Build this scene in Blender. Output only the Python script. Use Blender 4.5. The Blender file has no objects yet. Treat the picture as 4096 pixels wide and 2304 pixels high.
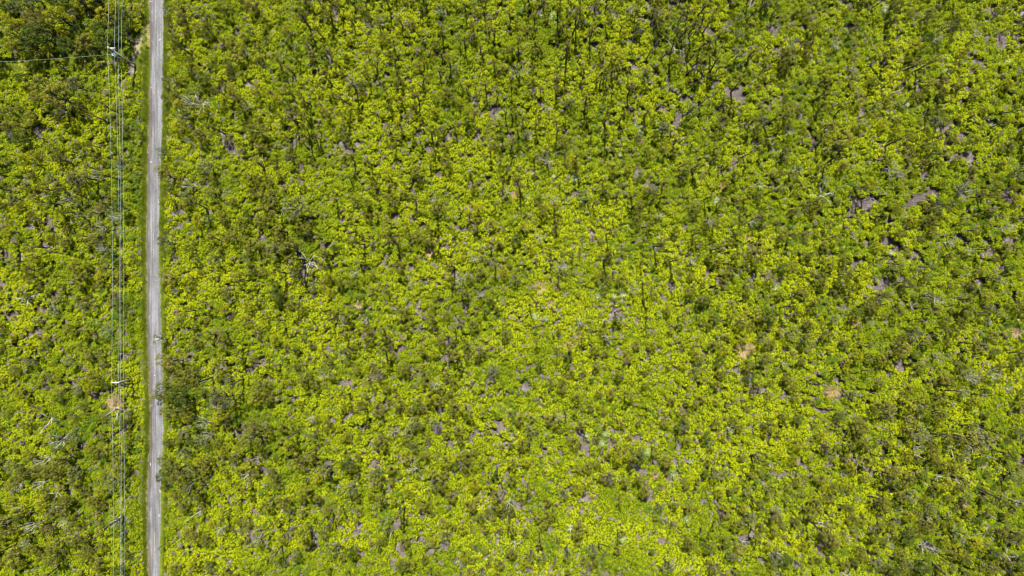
import bpy, math, random
import numpy as np
from mathutils import Vector, Matrix, Euler

random.seed(7)
rng = np.random.default_rng(11)
SC = bpy.context.scene
COL = SC.collection
R = math.radians

# ------------------------------------------------------------------ camera, sky, sun, exposure
CAM_H = 150.0
S = 225.0 / 4096.0                       # metres per photo pixel on the ground
cam_d = bpy.data.cameras.new('camera')
cam = bpy.data.objects.new('camera', cam_d)
cam.location = (0, 0, CAM_H)
cam.rotation_euler = (0, 0, 0)
cam_d.sensor_width = 36.0
cam_d.lens = 24.0
cam_d.clip_start = 1.0
cam_d.clip_end = 6000.0
COL.objects.link(cam)
SC.camera = cam

SUN_EL, SUN_AZ = 58.0, -3.0              # azimuth clockwise from +Y (top of the photo)
world = bpy.data.worlds.new('World')
SC.world = world
world.use_nodes = True
wn = world.node_tree
wn.nodes.clear()
sky = wn.nodes.new('ShaderNodeTexSky')
sky.sky_type = 'NISHITA'
sky.sun_disc = False
sky.sun_elevation = R(SUN_EL)
sky.sun_rotation = R(SUN_AZ)
bg = wn.nodes.new('ShaderNodeBackground')
bg.inputs['Strength'].default_value = 0.05
wo = wn.nodes.new('ShaderNodeOutputWorld')
wn.links.new(sky.outputs['Color'], bg.inputs['Color'])
wn.links.new(bg.outputs['Background'], wo.inputs['Surface'])

sd = bpy.data.lights.new('sun', 'SUN')
sd.energy = 5.0
sd.angle = R(0.5)
sd.color = (1.0, 0.955, 0.88)
sun = bpy.data.objects.new('sun', sd)
to_sun = Vector((math.sin(R(SUN_AZ)) * math.cos(R(SUN_EL)), math.cos(R(SUN_AZ)) * math.cos(R(SUN_EL)), math.sin(R(SUN_EL))))
sun.rotation_euler = to_sun.to_track_quat('Z', 'Y').to_euler()
sun.location = (0, 0, 200)
COL.objects.link(sun)

SC.view_settings.view_transform = 'Standard'
SC.view_settings.look = 'None'
SC.view_settings.gamma = 1.0
SC.view_settings.exposure = 0.92
SC.view_settings.use_curve_mapping = False
try:
    SC.cycles.filter_width = 1.1
except Exception:
    pass


# ------------------------------------------------------------------ helpers
def W(px, py, z=0.0):
    """photo pixel (4096x2304) -> world point at height z"""
    k = (CAM_H - z) / CAM_H
    return Vector(((px - 2048.0) * S * k, (1152.0 - py) * S * k, z))


def tag(o, label=None, cat=None, group=None, kind=None):
    if label: o['label'] = label
    if cat: o['category'] = cat
    if group: o['group'] = group
    if kind: o['kind'] = kind
    return o


def obj(name, me, parent=None, loc=None):
    o = bpy.data.objects.new(name, me)
    COL.objects.link(o)
    if parent: o.parent = parent
    if loc is not None: o.location = loc
    return o


def empty(name, loc, rz=0.0, s=1.0):
    o = bpy.data.objects.new(name, None)
    COL.objects.link(o)
    o.empty_display_size = 0.3
    o.location = loc
    o.rotation_euler = (0, 0, rz)
    o.scale = (s, s, s)
    return o


def mesh(name, verts, faces, mats, mat_idx=None, attr=None, smooth=False):
    me = bpy.data.meshes.new(name)
    verts = np.asarray(verts, dtype=np.float32).reshape(-1, 3)
    faces = [tuple(int(i) for i in f) for f in faces] if not isinstance(faces, np.ndarray) else faces
    if isinstance(faces, np.ndarray):
        n, k = faces.shape
        me.vertices.add(len(verts)); me.vertices.foreach_set('co', verts.ravel())
        me.loops.add(n * k); me.loops.foreach_set('vertex_index', faces.astype(np.int32).ravel())
        me.polygons.add(n)
        me.polygons.foreach_set('loop_start', np.arange(0, n * k, k, dtype=np.int32))
        me.polygons.foreach_set('loop_total', np.full(n, k, dtype=np.int32))
        me.update(calc_edges=True)
    else:
        me.from_pydata(verts.tolist(), [], faces)
    for m in mats: me.materials.append(m)
    if mat_idx is not None:
        me.polygons.foreach_set('material_index', np.asarray(mat_idx, dtype=np.int32))
    if smooth:
        me.polygons.foreach_set('use_smooth', np.ones(len(me.polygons), dtype=bool))
    if attr is not None:
        for k_, v_ in attr.items():
            a = me.attributes.new(k_, 'FLOAT', 'POINT')
            a.data.foreach_set('value', np.asarray(v_, dtype=np.float32))
    me.update()
    return me


class MB:
    """collects tubes / boxes / lathes in one mesh"""
    def __init__(s): s.v, s.f = [], []

    def tube(s, pts, rads, n=6, cap=True):
        pts = [Vector(p) for p in pts]
        if not hasattr(rads, '__len__'): rads = [rads] * len(pts)
        b = len(s.v)
        prev = None
        for i, p in enumerate(pts):
            d = (pts[min(i + 1, len(pts) - 1)] - pts[max(i - 1, 0)])
            d = d.normalized() if d.length > 1e-6 else Vector((0, 0, 1))
            if prev is None:
                u = d.orthogonal().normalized()
            else:
                u = (prev - d * prev.dot(d))
                u = u.normalized() if u.length > 1e-5 else d.orthogonal().normalized()
            prev = u
            w = d.cross(u)
            for k in range(n):
                a = 2 * math.pi * k / n
                s.v.append(p + (u * math.cos(a) + w * math.sin(a)) * rads[i])
        for i in range(len(pts) - 1):
            for k in range(n):
                a0, a1 = b + i * n + k, b + i * n + (k + 1) % n
                s.f.append((a0, a1, a1 + n, a0 + n))
        if cap:
            s.f.append(tuple(b + k for k in reversed(range(n))))
            e = b + (len(pts) - 1) * n
            s.f.append(tuple(e + k for k in range(n)))
        return s

    def box(s, c, h, rz=0.0):
        b = len(s.v)
        m = Matrix.Rotation(rz, 3, 'Z')
        for z in (-1, 1):
            for (x, y) in ((-1, -1), (1, -1), (1, 1), (-1, 1)):
                s.v.append(Vector(c) + m @ Vector((x * h[0], y * h[1], z * h[2])))
        for f in ((3, 2, 1, 0), (4, 5, 6, 7), (0, 1, 5, 4), (1, 2, 6, 5), (2, 3, 7, 6), (3, 0, 4, 7)):
            s.f.append(tuple(b + i for i in f))
        return s

    def data(s, name, mat, smooth=False):
        return mesh(name, [tuple(v) for v in s.v], s.f, [mat], smooth=smooth)


# smooth value noise on numpy arrays
_lat = rng.random((256, 256)).astype(np.float32)


def vnoise(x, y, scale, seed=0):
    x = np.asarray(x) / scale + seed * 17.31 + 500.0
    y = np.asarray(y) / scale + seed * 9.77 + 500.0
    xi = np.floor(x).astype(int); yi = np.floor(y).astype(int)
    fx = x - xi; fy = y - yi
    fx = fx * fx * (3 - 2 * fx); fy = fy * fy * (3 - 2 * fy)
    a = _lat[xi % 256, yi % 256]; b = _lat[(xi + 1) % 256, yi % 256]
    c = _lat[xi % 256, (yi + 1) % 256]; d = _lat[(xi + 1) % 256, (yi + 1) % 256]
    return (a * (1 - fx) + b * fx) * (1 - fy) + (c * (1 - fx) + d * fx) * fy


def topx(x, y):
    return np.asarray(x) / S + 2048.0, 1152.0 - np.asarray(y) / S


def blobs(px, py, lst):
    o = np.zeros_like(np.asarray(px, dtype=float))
    for (cx, cy, rx, ry, a) in lst:
        o += a * np.exp(-(((px - cx) / rx) ** 2 + ((py - cy) / ry) ** 2))
    return o


# ------------------------------------------------------------------ materials
def new_mat(name):
    m = bpy.data.materials.new(name)
    m.use_nodes = True
    nt = m.node_tree
    nt.nodes.clear()
    return m, nt, nt.nodes.new('ShaderNodeOutputMaterial')


def N(nt, t, **kw):
    n = nt.nodes.new(t)
    for k, v in kw.items():
        if k in n.inputs: n.inputs[k].default_value = v
        else: setattr(n, k, v)
    return n


def ramp(nt, stops):
    r = nt.nodes.new('ShaderNodeValToRGB')
    cr = r.color_ramp
    while len(cr.elements) < len(stops): cr.elements.new(0.5)
    for e, (p, c) in zip(cr.elements, stops):
        e.position = p; e.color = (*c, 1)
    return r


def mathn(nt, op, a, b=None, clamp=False):
    n = nt.nodes.new('ShaderNodeMath'); n.operation = op; n.use_clamp = clamp
    for i, v in ((0, a), (1, b)):
        if v is None: continue
        if isinstance(v, (int, float)): n.inputs[i].default_value = v
        else: nt.links.new(v, n.inputs[i])
    return n.outputs[0]


def leaf_mat(name, stops, wl=0.3, wo_=0.4, wp=0.3, transl=0.3, rough=0.6, pscale=0.12, tone=False):
    """leaf colour = mix of per leaf, per plant and per place variation"""
    m, nt, out = new_mat(name)
    at = N(nt, 'ShaderNodeAttribute', attribute_name='lv')
    oi = N(nt, 'ShaderNodeObjectInfo')
    rnd = oi.outputs['Random']
    if tone: rnd = N(nt, 'ShaderNodeAttribute', attribute_name='tone', attribute_type='INSTANCER').outputs['Fac']
    ge = N(nt, 'ShaderNodeNewGeometry')
    nz = N(nt, 'ShaderNodeTexNoise', Scale=pscale, Detail=3.0)
    nt.links.new(ge.outputs['Position'], nz.inputs['Vector'])
    pn = mathn(nt, 'MULTIPLY', mathn(nt, 'SUBTRACT', nz.outputs['Fac'], 0.30), 2.5, True)
    s = mathn(nt, 'ADD', mathn(nt, 'MULTIPLY', at.outputs['Fac'], wl), mathn(nt, 'MULTIPLY', rnd, wo_))
    s = mathn(nt, 'ADD', s, mathn(nt, 'MULTIPLY', pn, wp))
    r = ramp(nt, stops)
    nt.links.new(s, r.inputs['Fac'])
    p = N(nt, 'ShaderNodeBsdfPrincipled', Roughness=rough)
    p.inputs['Specular IOR Level'].default_value = 0.15
    nt.links.new(r.outputs['Color'], p.inputs['Base Color'])
    t = N(nt, 'ShaderNodeBsdfTranslucent')
    nt.links.new(r.outputs['Color'], t.inputs['Color'])
    mx = N(nt, 'ShaderNodeMixShader', Fac=transl)
    nt.links.new(p.outputs[0], mx.inputs[1]); nt.links.new(t.outputs[0], mx.inputs[2])
    nt.links.new(mx.outputs[0], out.inputs['Surface'])
    return m


def simple_mat(name, c0, c1, scale=2.0, rough=0.85, metallic=0.0, bump=0.0):
    m, nt, out = new_mat(name)
    ge = N(nt, 'ShaderNodeNewGeometry')
    nz = N(nt, 'ShaderNodeTexNoise', Scale=scale, Detail=4.0)
    nt.links.new(ge.outputs['Position'], nz.inputs['Vector'])
    r = ramp(nt, [(0.35, c0), (0.65, c1)])
    nt.links.new(nz.outputs['Fac'], r.inputs['Fac'])
    p = N(nt, 'ShaderNodeBsdfPrincipled', Roughness=rough, Metallic=metallic)
    nt.links.new(r.outputs['Color'], p.inputs['Base Color'])
    if bump:
        b = N(nt, 'ShaderNodeBump', Strength=bump, Distance=0.1)
        nt.links.new(nz.outputs['Fac'], b.inputs['Height'])
        nt.links.new(b.outputs['Normal'], p.inputs['Normal'])
    nt.links.new(p.outputs[0], out.inputs['Surface'])
    return m


M = {}
M['fern'] = leaf_mat('fern_leaf', [(0.0, (0.065, 0.12, 0.003)), (0.25, (0.19, 0.26, 0.002)), (0.5, (0.34, 0.40, 0.002)), (0.8, (0.47, 0.50, 0.003)), (1.0, (0.58, 0.56, 0.008))], 0.45, 0.45, 0.10, 0.2, tone=True)
M['fern_deep'] = leaf_mat('fern_leaf_green', [(0.0, (0.05, 0.12, 0.01)), (0.5, (0.13, 0.22, 0.012)), (1.0, (0.24, 0.31, 0.01))], 0.35, 0.45, 0.2, 0.2, tone=True)
M['fern_mat'] = leaf_mat('fern_mat', [(0.0, (0.025, 0.04, 0.003)), (0.5, (0.07, 0.10, 0.004)), (1.0, (0.15, 0.18, 0.006))], 0.8, 0.0, 0.2, 0.0, 0.9, 1.2)  # dull inner fronds, with the shade of the leaf gaps put into the green
M['fern_dry'] = leaf_mat('fern_leaf_dry', [(0.0, (0.10, 0.075, 0.065)), (0.5, (0.22, 0.175, 0.165)), (1.0, (0.36, 0.30, 0.28))], 0.5, 0.3, 0.2, 0.1, 0.8)
M['shrub'] = leaf_mat('shrub_leaf', [(0.0, (0.08, 0.13, 0.02)), (0.5, (0.19, 0.22, 0.03)), (1.0, (0.33, 0.31, 0.05))], 0.5, 0.3, 0.2, 0.25)
M['leaf_olive'] = leaf_mat('tree_leaf_olive', [(0.0, (0.05, 0.075, 0.012)), (0.4, (0.16, 0.17, 0.02)), (0.75, (0.28, 0.26, 0.03)), (1.0, (0.42, 0.34, 0.06))], 0.5, 0.3, 0.2, 0.2)
M['leaf_grey'] = leaf_mat('tree_leaf_grey', [(0.0, (0.07, 0.09, 0.03)), (0.5, (0.17, 0.19, 0.07)), (1.0, (0.33, 0.34, 0.17))], 0.5, 0.3, 0.2, 0.15)
M['leaf_yellow'] = leaf_mat('tree_leaf_yellow', [(0.0, (0.16, 0.19, 0.008)), (0.5, (0.33, 0.34, 0.01)), (1.0, (0.50, 0.44, 0.02))], 0.5, 0.3, 0.2, 0.3)
M['leaf_dark'] = leaf_mat('tree_leaf_dark', [(0.0, (0.03, 0.06, 0.008)), (0.5, (0.10, 0.145, 0.014)), (1.0, (0.22, 0.25, 0.025))], 0.5, 0.3, 0.2, 0.2)
M['leaf_rust'] = leaf_mat('tree_leaf_rust', [(0.0, (0.13, 0.10, 0.03)), (0.5, (0.27, 0.21, 0.07)), (1.0, (0.42, 0.31, 0.12))], 0.5, 0.3, 0.2, 0.2)
M['palm'] = leaf_mat('palm_leaf', [(0.0, (0.15, 0.22, 0.07)), (0.5, (0.32, 0.40, 0.16)), (1.0, (0.55, 0.58, 0.34))], 0.6, 0.4, 0.0, 0.2, 0.4)
M['frond'] = leaf_mat('tree_fern_leaf', [(0.0, (0.25, 0.29, 0.01)), (1.0, (0.50, 0.46, 0.03))], 0.6, 0.4, 0.0, 0.3)
M['dry_grass'] = leaf_mat('dry_grass_blade', [(0.0, (0.22, 0.15, 0.07)), (0.5, (0.42, 0.30, 0.15)), (1.0, (0.60, 0.46, 0.28))], 0.6, 0.2, 0.2, 0.15)
M['grass'] = leaf_mat('verge_grass_blade', [(0.0, (0.11, 0.17, 0.01)), (0.5, (0.22, 0.28, 0.02)), (1.0, (0.38, 0.41, 0.07))], 0.4, 0.3, 0.3, 0.3)
M['grass_dry'] = leaf_mat('road_edge_grass_blade', [(0.0, (0.30, 0.30, 0.06)), (1.0, (0.52, 0.46, 0.17))], 0.4, 0.3, 0.3, 0.2)
M['flower'] = simple_mat('yellow_blossom', (0.75, 0.62, 0.02), (0.85, 0.75, 0.05), 4.0)
M['bark'] = simple_mat('bark', (0.022, 0.018, 0.016), (0.075, 0.066, 0.055), 1.5, 0.9)
M['bark_pale'] = simple_mat('bark_pale', (0.28, 0.26, 0.24), (0.52, 0.50, 0.48), 2.5, 0.8)
M['twig'] = simple_mat('dead_twig', (0.20, 0.16, 0.15), (0.40, 0.34, 0.33), 1.0, 0.9)
M['pole'] = simple_mat('weathered_pole', (0.20, 0.18, 0.15), (0.36, 0.33, 0.29), 0.8, 0.85)
M['pole_dark'] = simple_mat('dark_pole', (0.10, 0.09, 0.075), (0.22, 0.20, 0.17), 0.8, 0.85)
M['arm'] = simple_mat('crossarm_paint', (0.62, 0.60, 0.57), (0.78, 0.76, 0.73), 3.0, 0.6)
M['wire'] = simple_mat('aluminium_wire', (0.26, 0.33, 0.33), (0.34, 0.42, 0.42), 0.5, 0.5, 0.15)
M['can'] = simple_mat('transformer_paint', (0.55, 0.62, 0.68), (0.66, 0.72, 0.76), 3.0, 0.4)
M['ceramic'] = simple_mat('insulator_ceramic', (0.55, 0.55, 0.58), (0.70, 0.70, 0.72), 5.0, 0.3)
M['stone'] = simple_mat('pale_stone', (0.50, 0.48, 0.46), (0.75, 0.73, 0.70), 6.0, 0.8)


def ground_material():
    m, nt, out = new_mat('lava_soil')
    ge = N(nt, 'ShaderNodeNewGeometry')
    pos = ge.outputs['Position']
    n1 = N(nt, 'ShaderNodeTexNoise', Scale=0.35, Detail=5.0)
    n2 = N(nt, 'ShaderNodeTexNoise', Scale=3.2, Detail=5.0, Roughness=0.7)
    mp = N(nt, 'ShaderNodeMapping'); mp.inputs['Scale'].default_value = (6.0, 1.6, 1.0); mp.inputs['Rotation'].default_value = (0, 0, 0.5)
    n3 = N(nt, 'ShaderNodeTexNoise', Scale=1.0, Detail=6.0, Roughness=0.75)
    nt.links.new(pos, n1.inputs['Vector']); nt.links.new(pos, n2.inputs['Vector'])
    nt.links.new(pos, mp.inputs['Vector']); nt.links.new(mp.outputs[0], n3.inputs['Vector'])
    f = mathn(nt, 'ADD', mathn(nt, 'MULTIPLY', n1.outputs['Fac'], 0.35), mathn(nt, 'MULTIPLY', n2.outputs['Fac'], 0.35))
    f = mathn(nt, 'ADD', f, mathn(nt, 'MULTIPLY', n3.outputs['Fac'], 0.30))
    r = ramp(nt, [(0.40, (0.02, 0.018, 0.017)), (0.47, (0.10, 0.083, 0.082)), (0.54, (0.22, 0.187, 0.195)), (0.62, (0.36, 0.315, 0.325))])
    nt.links.new(f, r.inputs['Fac'])
    p = N(nt, 'ShaderNodeBsdfPrincipled', Roughness=0.95)
    nt.links.new(r.outputs['Color'], p.inputs['Base Color'])
    b = N(nt, 'ShaderNodeBump', Strength=0.8, Distance=0.25)
    nt.links.new(f, b.inputs['Height']); nt.links.new(b.outputs['Normal'], p.inputs['Normal'])
    nt.links.new(p.outputs[0], out.inputs['Surface'])
    return m


def road_material():
    """u = across the road 0..1 (attribute 'ru'), y in metres from position"""
    m, nt, out = new_mat('worn_asphalt')
    ge = N(nt, 'ShaderNodeNewGeometry'); pos = ge.outputs['Position']
    ru = N(nt, 'ShaderNodeAttribute', attribute_name='ru').outputs['Fac']
    sep = N(nt, 'ShaderNodeSeparateXYZ'); nt.links.new(pos, sep.inputs[0])

    def noise(sc, sx=1.0, sy=1.0, det=4.0, rough=0.6, off=0.0):
        mp = N(nt, 'ShaderNodeMapping'); mp.inputs['Scale'].default_value = (sx, sy, 1); mp.inputs['Location'].default_value = (off, off * 1.7, 0)
        n = N(nt, 'ShaderNodeTexNoise', Scale=sc, Detail=det, Roughness=rough)
        nt.links.new(pos, mp.inputs['Vector']); nt.links.new(mp.outputs[0], n.inputs['Vector'])
        return n.outputs['Fac']
    fine = noise(3.5, 1, 1, 6.0, 0.8)
    streak = noise(1.0, 3.0, 0.09, 4.0, 0.6, 3.0)
    patch = noise(0.45, 1, 0.35, 4.0, 0.6, 9.0)
    wob = noise(0.12, 1, 1, 3.0, 0.6, 21.0)
    f = mathn(nt, 'ADD', mathn(nt, 'MULTIPLY', fine, 0.35), mathn(nt, 'MULTIPLY', streak, 0.40))
    f = mathn(nt, 'ADD', f, mathn(nt, 'MULTIPLY', patch, 0.25))
    r = ramp(nt, [(0.40, (0.085, 0.083, 0.085)), (0.50, (0.145, 0.144, 0.149)), (0.58, (0.225, 0.224, 0.234))])
    nt.links.new(f, r.inputs['Fac'])
    # dirt washed over the left third of the road
    edge = mathn(nt, 'ADD', mathn(nt, 'MULTIPLY', mathn(nt, 'SUBTRACT', wob, 0.5), 0.55), 0.27)
    edge = mathn(nt, 'ADD', edge, mathn(nt, 'MULTIPLY', mathn(nt, 'SUBTRACT', fine, 0.5), 0.12))
    d = mathn(nt, 'MULTIPLY', mathn(nt, 'SUBTRACT', edge, ru), 9.0, True)
    r2 = ramp(nt, [(0.35, (0.05, 0.04, 0.034)), (0.5, (0.085, 0.069, 0.062)), (0.66, (0.14, 0.115, 0.105))])
    nt.links.new(f, r2.inputs['Fac'])
    mx = N(nt, 'ShaderNodeMix', data_type='RGBA')
    nt.links.new(mathn(nt, 'MULTIPLY', d, 0.8), mx.inputs[0]); nt.links.new(r.outputs['Color'], mx.inputs[6]); nt.links.new(r2.outputs['Color'], mx.inputs[7])
    # rust brown fringe along both edges
    e1 = mathn(nt, 'MULTIPLY', mathn(nt, 'SUBTRACT', mathn(nt, 'ABSOLUTE', mathn(nt, 'SUBTRACT', ru, 0.5)), 0.455), 22.0, True)
    e1 = mathn(nt, 'MULTIPLY', e1, mathn(nt, 'MULTIPLY', patch, 1.3), True)
    mx2 = N(nt, 'ShaderNodeMix', data_type='RGBA')
    mx2.inputs[7].default_value = (0.19, 0.14, 0.08, 1)
    nt.links.new(e1, mx2.inputs[0]); nt.links.new(mx.outputs[2], mx2.inputs[6])
    # worn centre line: faint, broken, only in two stretches as seen
    ymask = None
    for y0, y1 in ((W(0, 1030).y, W(0, 850).y), (W(0, 2290).y, W(0, 2120).y)):
        a = mathn(nt, 'MULTIPLY', mathn(nt, 'SUBTRACT', sep.outputs['Y'], y0), 1.0, True)
        b = mathn(nt, 'MULTIPLY', mathn(nt, 'SUBTRACT', y1, sep.outputs['Y']), 1.0, True)
        q = mathn(nt, 'MULTIPLY', a, b)
        ymask = q if ymask is None else mathn(nt, 'ADD', ymask, q)
    ln = mathn(nt, 'MULTIPLY', mathn(nt, 'SUBTRACT', 0.022, mathn(nt, 'ABSOLUTE', mathn(nt, 'SUBTRACT', ru, 0.50))), 60.0, True)
    ln = mathn(nt, 'MULTIPLY', ln, mathn(nt, 'MULTIPLY', mathn(nt, 'SUBTRACT', fine, 0.42), 6.0, True))
    ln = mathn(nt, 'MULTIPLY', mathn(nt, 'MULTIPLY', ln, ymask), 0.7)
    mx3 = N(nt, 'ShaderNodeMix', data_type='RGBA')
    mx3.inputs[7].default_value = (0.50, 0.38, 0.12, 1)
    nt.links.new(ln, mx3.inputs[0]); nt.links.new(mx2.outputs[2], mx3.inputs[6])
    p = N(nt, 'ShaderNodeBsdfPrincipled', Roughness=0.9)
    nt.links.new(mx3.outputs[2], p.inputs['Base Color'])
    bmp = N(nt, 'ShaderNodeBump', Strength=0.4, Distance=0.03)
    nt.links.new(fine, bmp.inputs['Height']); nt.links.new(bmp.outputs['Normal'], p.inputs['Normal'])
    nt.links.new(p.outputs[0], out.inputs['Surface'])
    return m


def dirt_material(name, c, sx=1.0, sy=1.0):
    m, nt, out = new_mat(name)
    ge = N(nt, 'ShaderNodeNewGeometry'); pos = ge.outputs['Position']
    mp = N(nt, 'ShaderNodeMapping'); mp.inputs['Scale'].default_value = (sx, sy, 1)
    nt.links.new(pos, mp.inputs['Vector'])
    n1 = N(nt, 'ShaderNodeTexNoise', Scale=0.5, Detail=8.0, Roughness=0.7)
    n2 = N(nt, 'ShaderNodeTexNoise', Scale=5.0, Detail=4.0, Roughness=0.7)
    nt.links.new(mp.outputs[0], n1.inputs['Vector']); nt.links.new(pos, n2.inputs['Vector'])
    f = mathn(nt, 'ADD', mathn(nt, 'MULTIPLY', n1.outputs['Fac'], 0.6), mathn(nt, 'MULTIPLY', n2.outputs['Fac'], 0.4))
    r = ramp(nt, [(0.38, c[0]), (0.5, c[1]), (0.62, c[2])])
    nt.links.new(f, r.inputs['Fac'])
    p = N(nt, 'ShaderNodeBsdfPrincipled', Roughness=0.95)
    nt.links.new(r.outputs['Color'], p.inputs['Base Color'])
    b = N(nt, 'ShaderNodeBump', Strength=0.5, Distance=0.1)
    nt.links.new(f, b.inputs['Height']); nt.links.new(b.outputs['Normal'], p.inputs['Normal'])
    nt.links.new(p.outputs[0], out.inputs['Surface'])
    return m


M['ground'] = ground_material()
M['road'] = road_material()
M['track'] = dirt_material('track_soil', [(0.09, 0.075, 0.05), (0.20, 0.16, 0.12), (0.31, 0.26, 0.20)], 0.6, 2.0)
M['apron'] = dirt_material('driveway_gravel', [(0.17, 0.155, 0.06), (0.27, 0.235, 0.13), (0.36, 0.31, 0.24)])
M['rock'] = dirt_material('bare_rock', [(0.25, 0.21, 0.21), (0.40, 0.35, 0.355), (0.55, 0.50, 0.51)], 1, 2)
M['patch_pale'] = dirt_material('road_patch', [(0.20, 0.19, 0.185), (0.27, 0.26, 0.25), (0.34, 0.32, 0.30)])
M['patch_tan'] = dirt_material('road_patch_tan', [(0.17, 0.14, 0.12), (0.23, 0.19, 0.16), (0.30, 0.25, 0.21)])

# ------------------------------------------------------------------ setting: ground, road, track
g = 40
gs = 3000.0
gv, gf = [], []
for j in range(g + 1):
    for i in range(g + 1):
        gv.append(((i / g - 0.5) * gs, (j / g - 0.5) * gs, 0.0))
for j in range(g):
    for i in range(g):
        a = j * (g + 1) + i
        gf.append((a, a + 1, a + g + 2, a + g + 1))
ground = obj('ground', mesh('ground', gv, gf, [M['ground']]))
tag(ground, 'flat grey volcanic ground showing between the ferns', 'ground', kind='structure')

# photo rows -> left and right edge of the asphalt
ROAD = [(-900, 597, 664), (-300, 595, 663), (0, 594, 662), (100, 596, 661), (200, 599, 660), (300, 592, 659), (400, 596, 659), (500, 594, 657), (600, 591, 652),
        (800, 587, 646), (1000, 585, 643), (1100, 587, 646), (1300, 588, 653), (1500, 596, 660), (1700, 601, 663), (1800, 598, 660),
        (1850, 594, 654), (2000, 588, 652), (2150, 589, 650), (2304, 595, 647), (2600, 597, 651), (3300, 597, 655)]
_ry = np.array([r[0] for r in ROAD], float); _rl = np.array([r[1] for r in ROAD], float); _rr = np.array([r[2] for r in ROAD], float)


def road_edges(py):
    return np.interp(py, _ry, _rl), np.interp(py, _ry, _rr)


rows = np.arange(-900, 3300, 9.0)
nu = 8
rv, ru, rf = [], [], []
for j, py in enumerate(rows):
    l, r_ = road_edges(py)
    jl = (vnoise(0, py, 14, 3) - 0.5) * 5.0 + (vnoise(0, py, 60, 4) - 0.5) * 5.0
    jr = (vnoise(0, py, 11, 5) - 0.5) * 3.0
    for i in range(nu + 1):
        u = i / nu
        p = W(l + jl + (r_ + jr - l - jl) * u, py)
        rv.append((p.x, p.y, 0.05 + 0.05 * math.sin(math.pi * u)))
        ru.append(u)
for j in range(len(rows) - 1):
    for i in range(nu):
        a = j * (nu + 1) + i
        rf.append((a + nu + 1, a + nu + 2, a + 1, a))
# side skirts so the asphalt has an edge
road = obj('road', mesh('road', rv, rf, [M['road']], attr={'ru': ru}, smooth=True))
tag(road, 'narrow worn grey asphalt road running top to bottom', 'road', kind='structure')


def poly_sheet(name, pts, z, mat, label, cat, jit=2.0, sub=6, kind='structure'):
    """irregular outlined sheet from photo pixels"""
    out = []
    n = len(pts)
    for i in range(n):
        a, b = pts[i], pts[(i + 1) % n]
        for k in range(sub):
            t = k / sub
            x = a[0] + (b[0] - a[0]) * t; y = a[1] + (b[1] - a[1]) * t
            x += (float(vnoise(x, y, 5, 8)) - 0.5) * 2 * jit; y += (float(vnoise(x, y, 5, 9)) - 0.5) * 2 * jit
            out.append(tuple(W(x, y)[:2]) + (z,))
    c = np.mean(np.array(out), axis=0)
    v = out + [tuple(c)]
    f = [(i, (i + 1) % len(out), len(out)) for i in range(len(out))]
    # face up
    area = sum(out[i][0] * out[(i + 1) % len(out)][1] - out[(i + 1) % len(out)][0] * out[i][1] for i in range(len(out)))
    if area < 0: f = [(b, a, c_) for (a, b, c_) in f]
    o = obj(name, mesh(name, v, f, [mat]))
    tag(o, label, cat, kind=kind)
    return o


TRACK = [(-500, 262, 14), (-200, 264, 14), (0, 262, 14), (60, 264, 14), (130, 260, 13), (200, 250, 13), (280, 238, 13), (350, 226, 13), (420, 214, 13), (480, 206, 13), (540, 196, 14), (585, 190, 14)]
_tx = np.array([t[0] for t in TRACK], float); _ty = np.array([t[1] for t in TRACK], float)


def track_y(px): return np.interp(px, _tx, _ty)


for side, nm in ((-9, 'north'), (9, 'south')):
    tv, tf = [], []
    xs = np.arange(-500, 552, 8.0)
    for j, px in enumerate(xs):
        cy = float(track_y(px)) + side
        hw = 3.6 + (float(vnoise(px, side, 12, 6)) - 0.5) * 3.5
        for sgn in (-1, 1):
            p = W(px, cy + sgn * hw + (float(vnoise(px, sgn + side, 9, 2)) - 0.5) * 3)
            tv.append((p.x, p.y, 0.02))
    for j in range(len(xs) - 1):
        tf.append((2 * j + 1, 2 * j + 3, 2 * j + 2, 2 * j))
    t = obj('dirt_track', mesh('dirt_track', tv, tf, [M['track']]))
    tag(t, 'shaded dirt wheel rut of the side track, %s one of the pair' % ('upper' if side < 0 else 'lower'), 'dirt track', kind='structure')

poly_sheet('driveway_apron', [(596, 84), (592, 112), (583, 132), (566, 152), (548, 168), (538, 182), (538, 222), (560, 218), (580, 205), (592, 196), (600, 190), (603, 130)],
           0.03, M['apron'], 'tan gravel apron where the side track meets the road', 'driveway', 1.5)
poly_sheet('driveway_apron', [(560, 216), (582, 203), (601, 190), (600, 300), (592, 330), (588, 270), (580, 235)],
           0.024, M['apron'], 'thin strip of dry soil and grass along the road below the track', 'driveway', 1.5)
poly_sheet('bare_rock', [(2425, 1258), (2447, 1251), (2462, 1236), (2468, 1252), (2488, 1268), (2503, 1285), (2478, 1282), (2455, 1275), (2432, 1272)],
           0.03, M['rock'], 'pale bare lava patch in the middle of the fern field', 'rock', 2.0)

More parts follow.
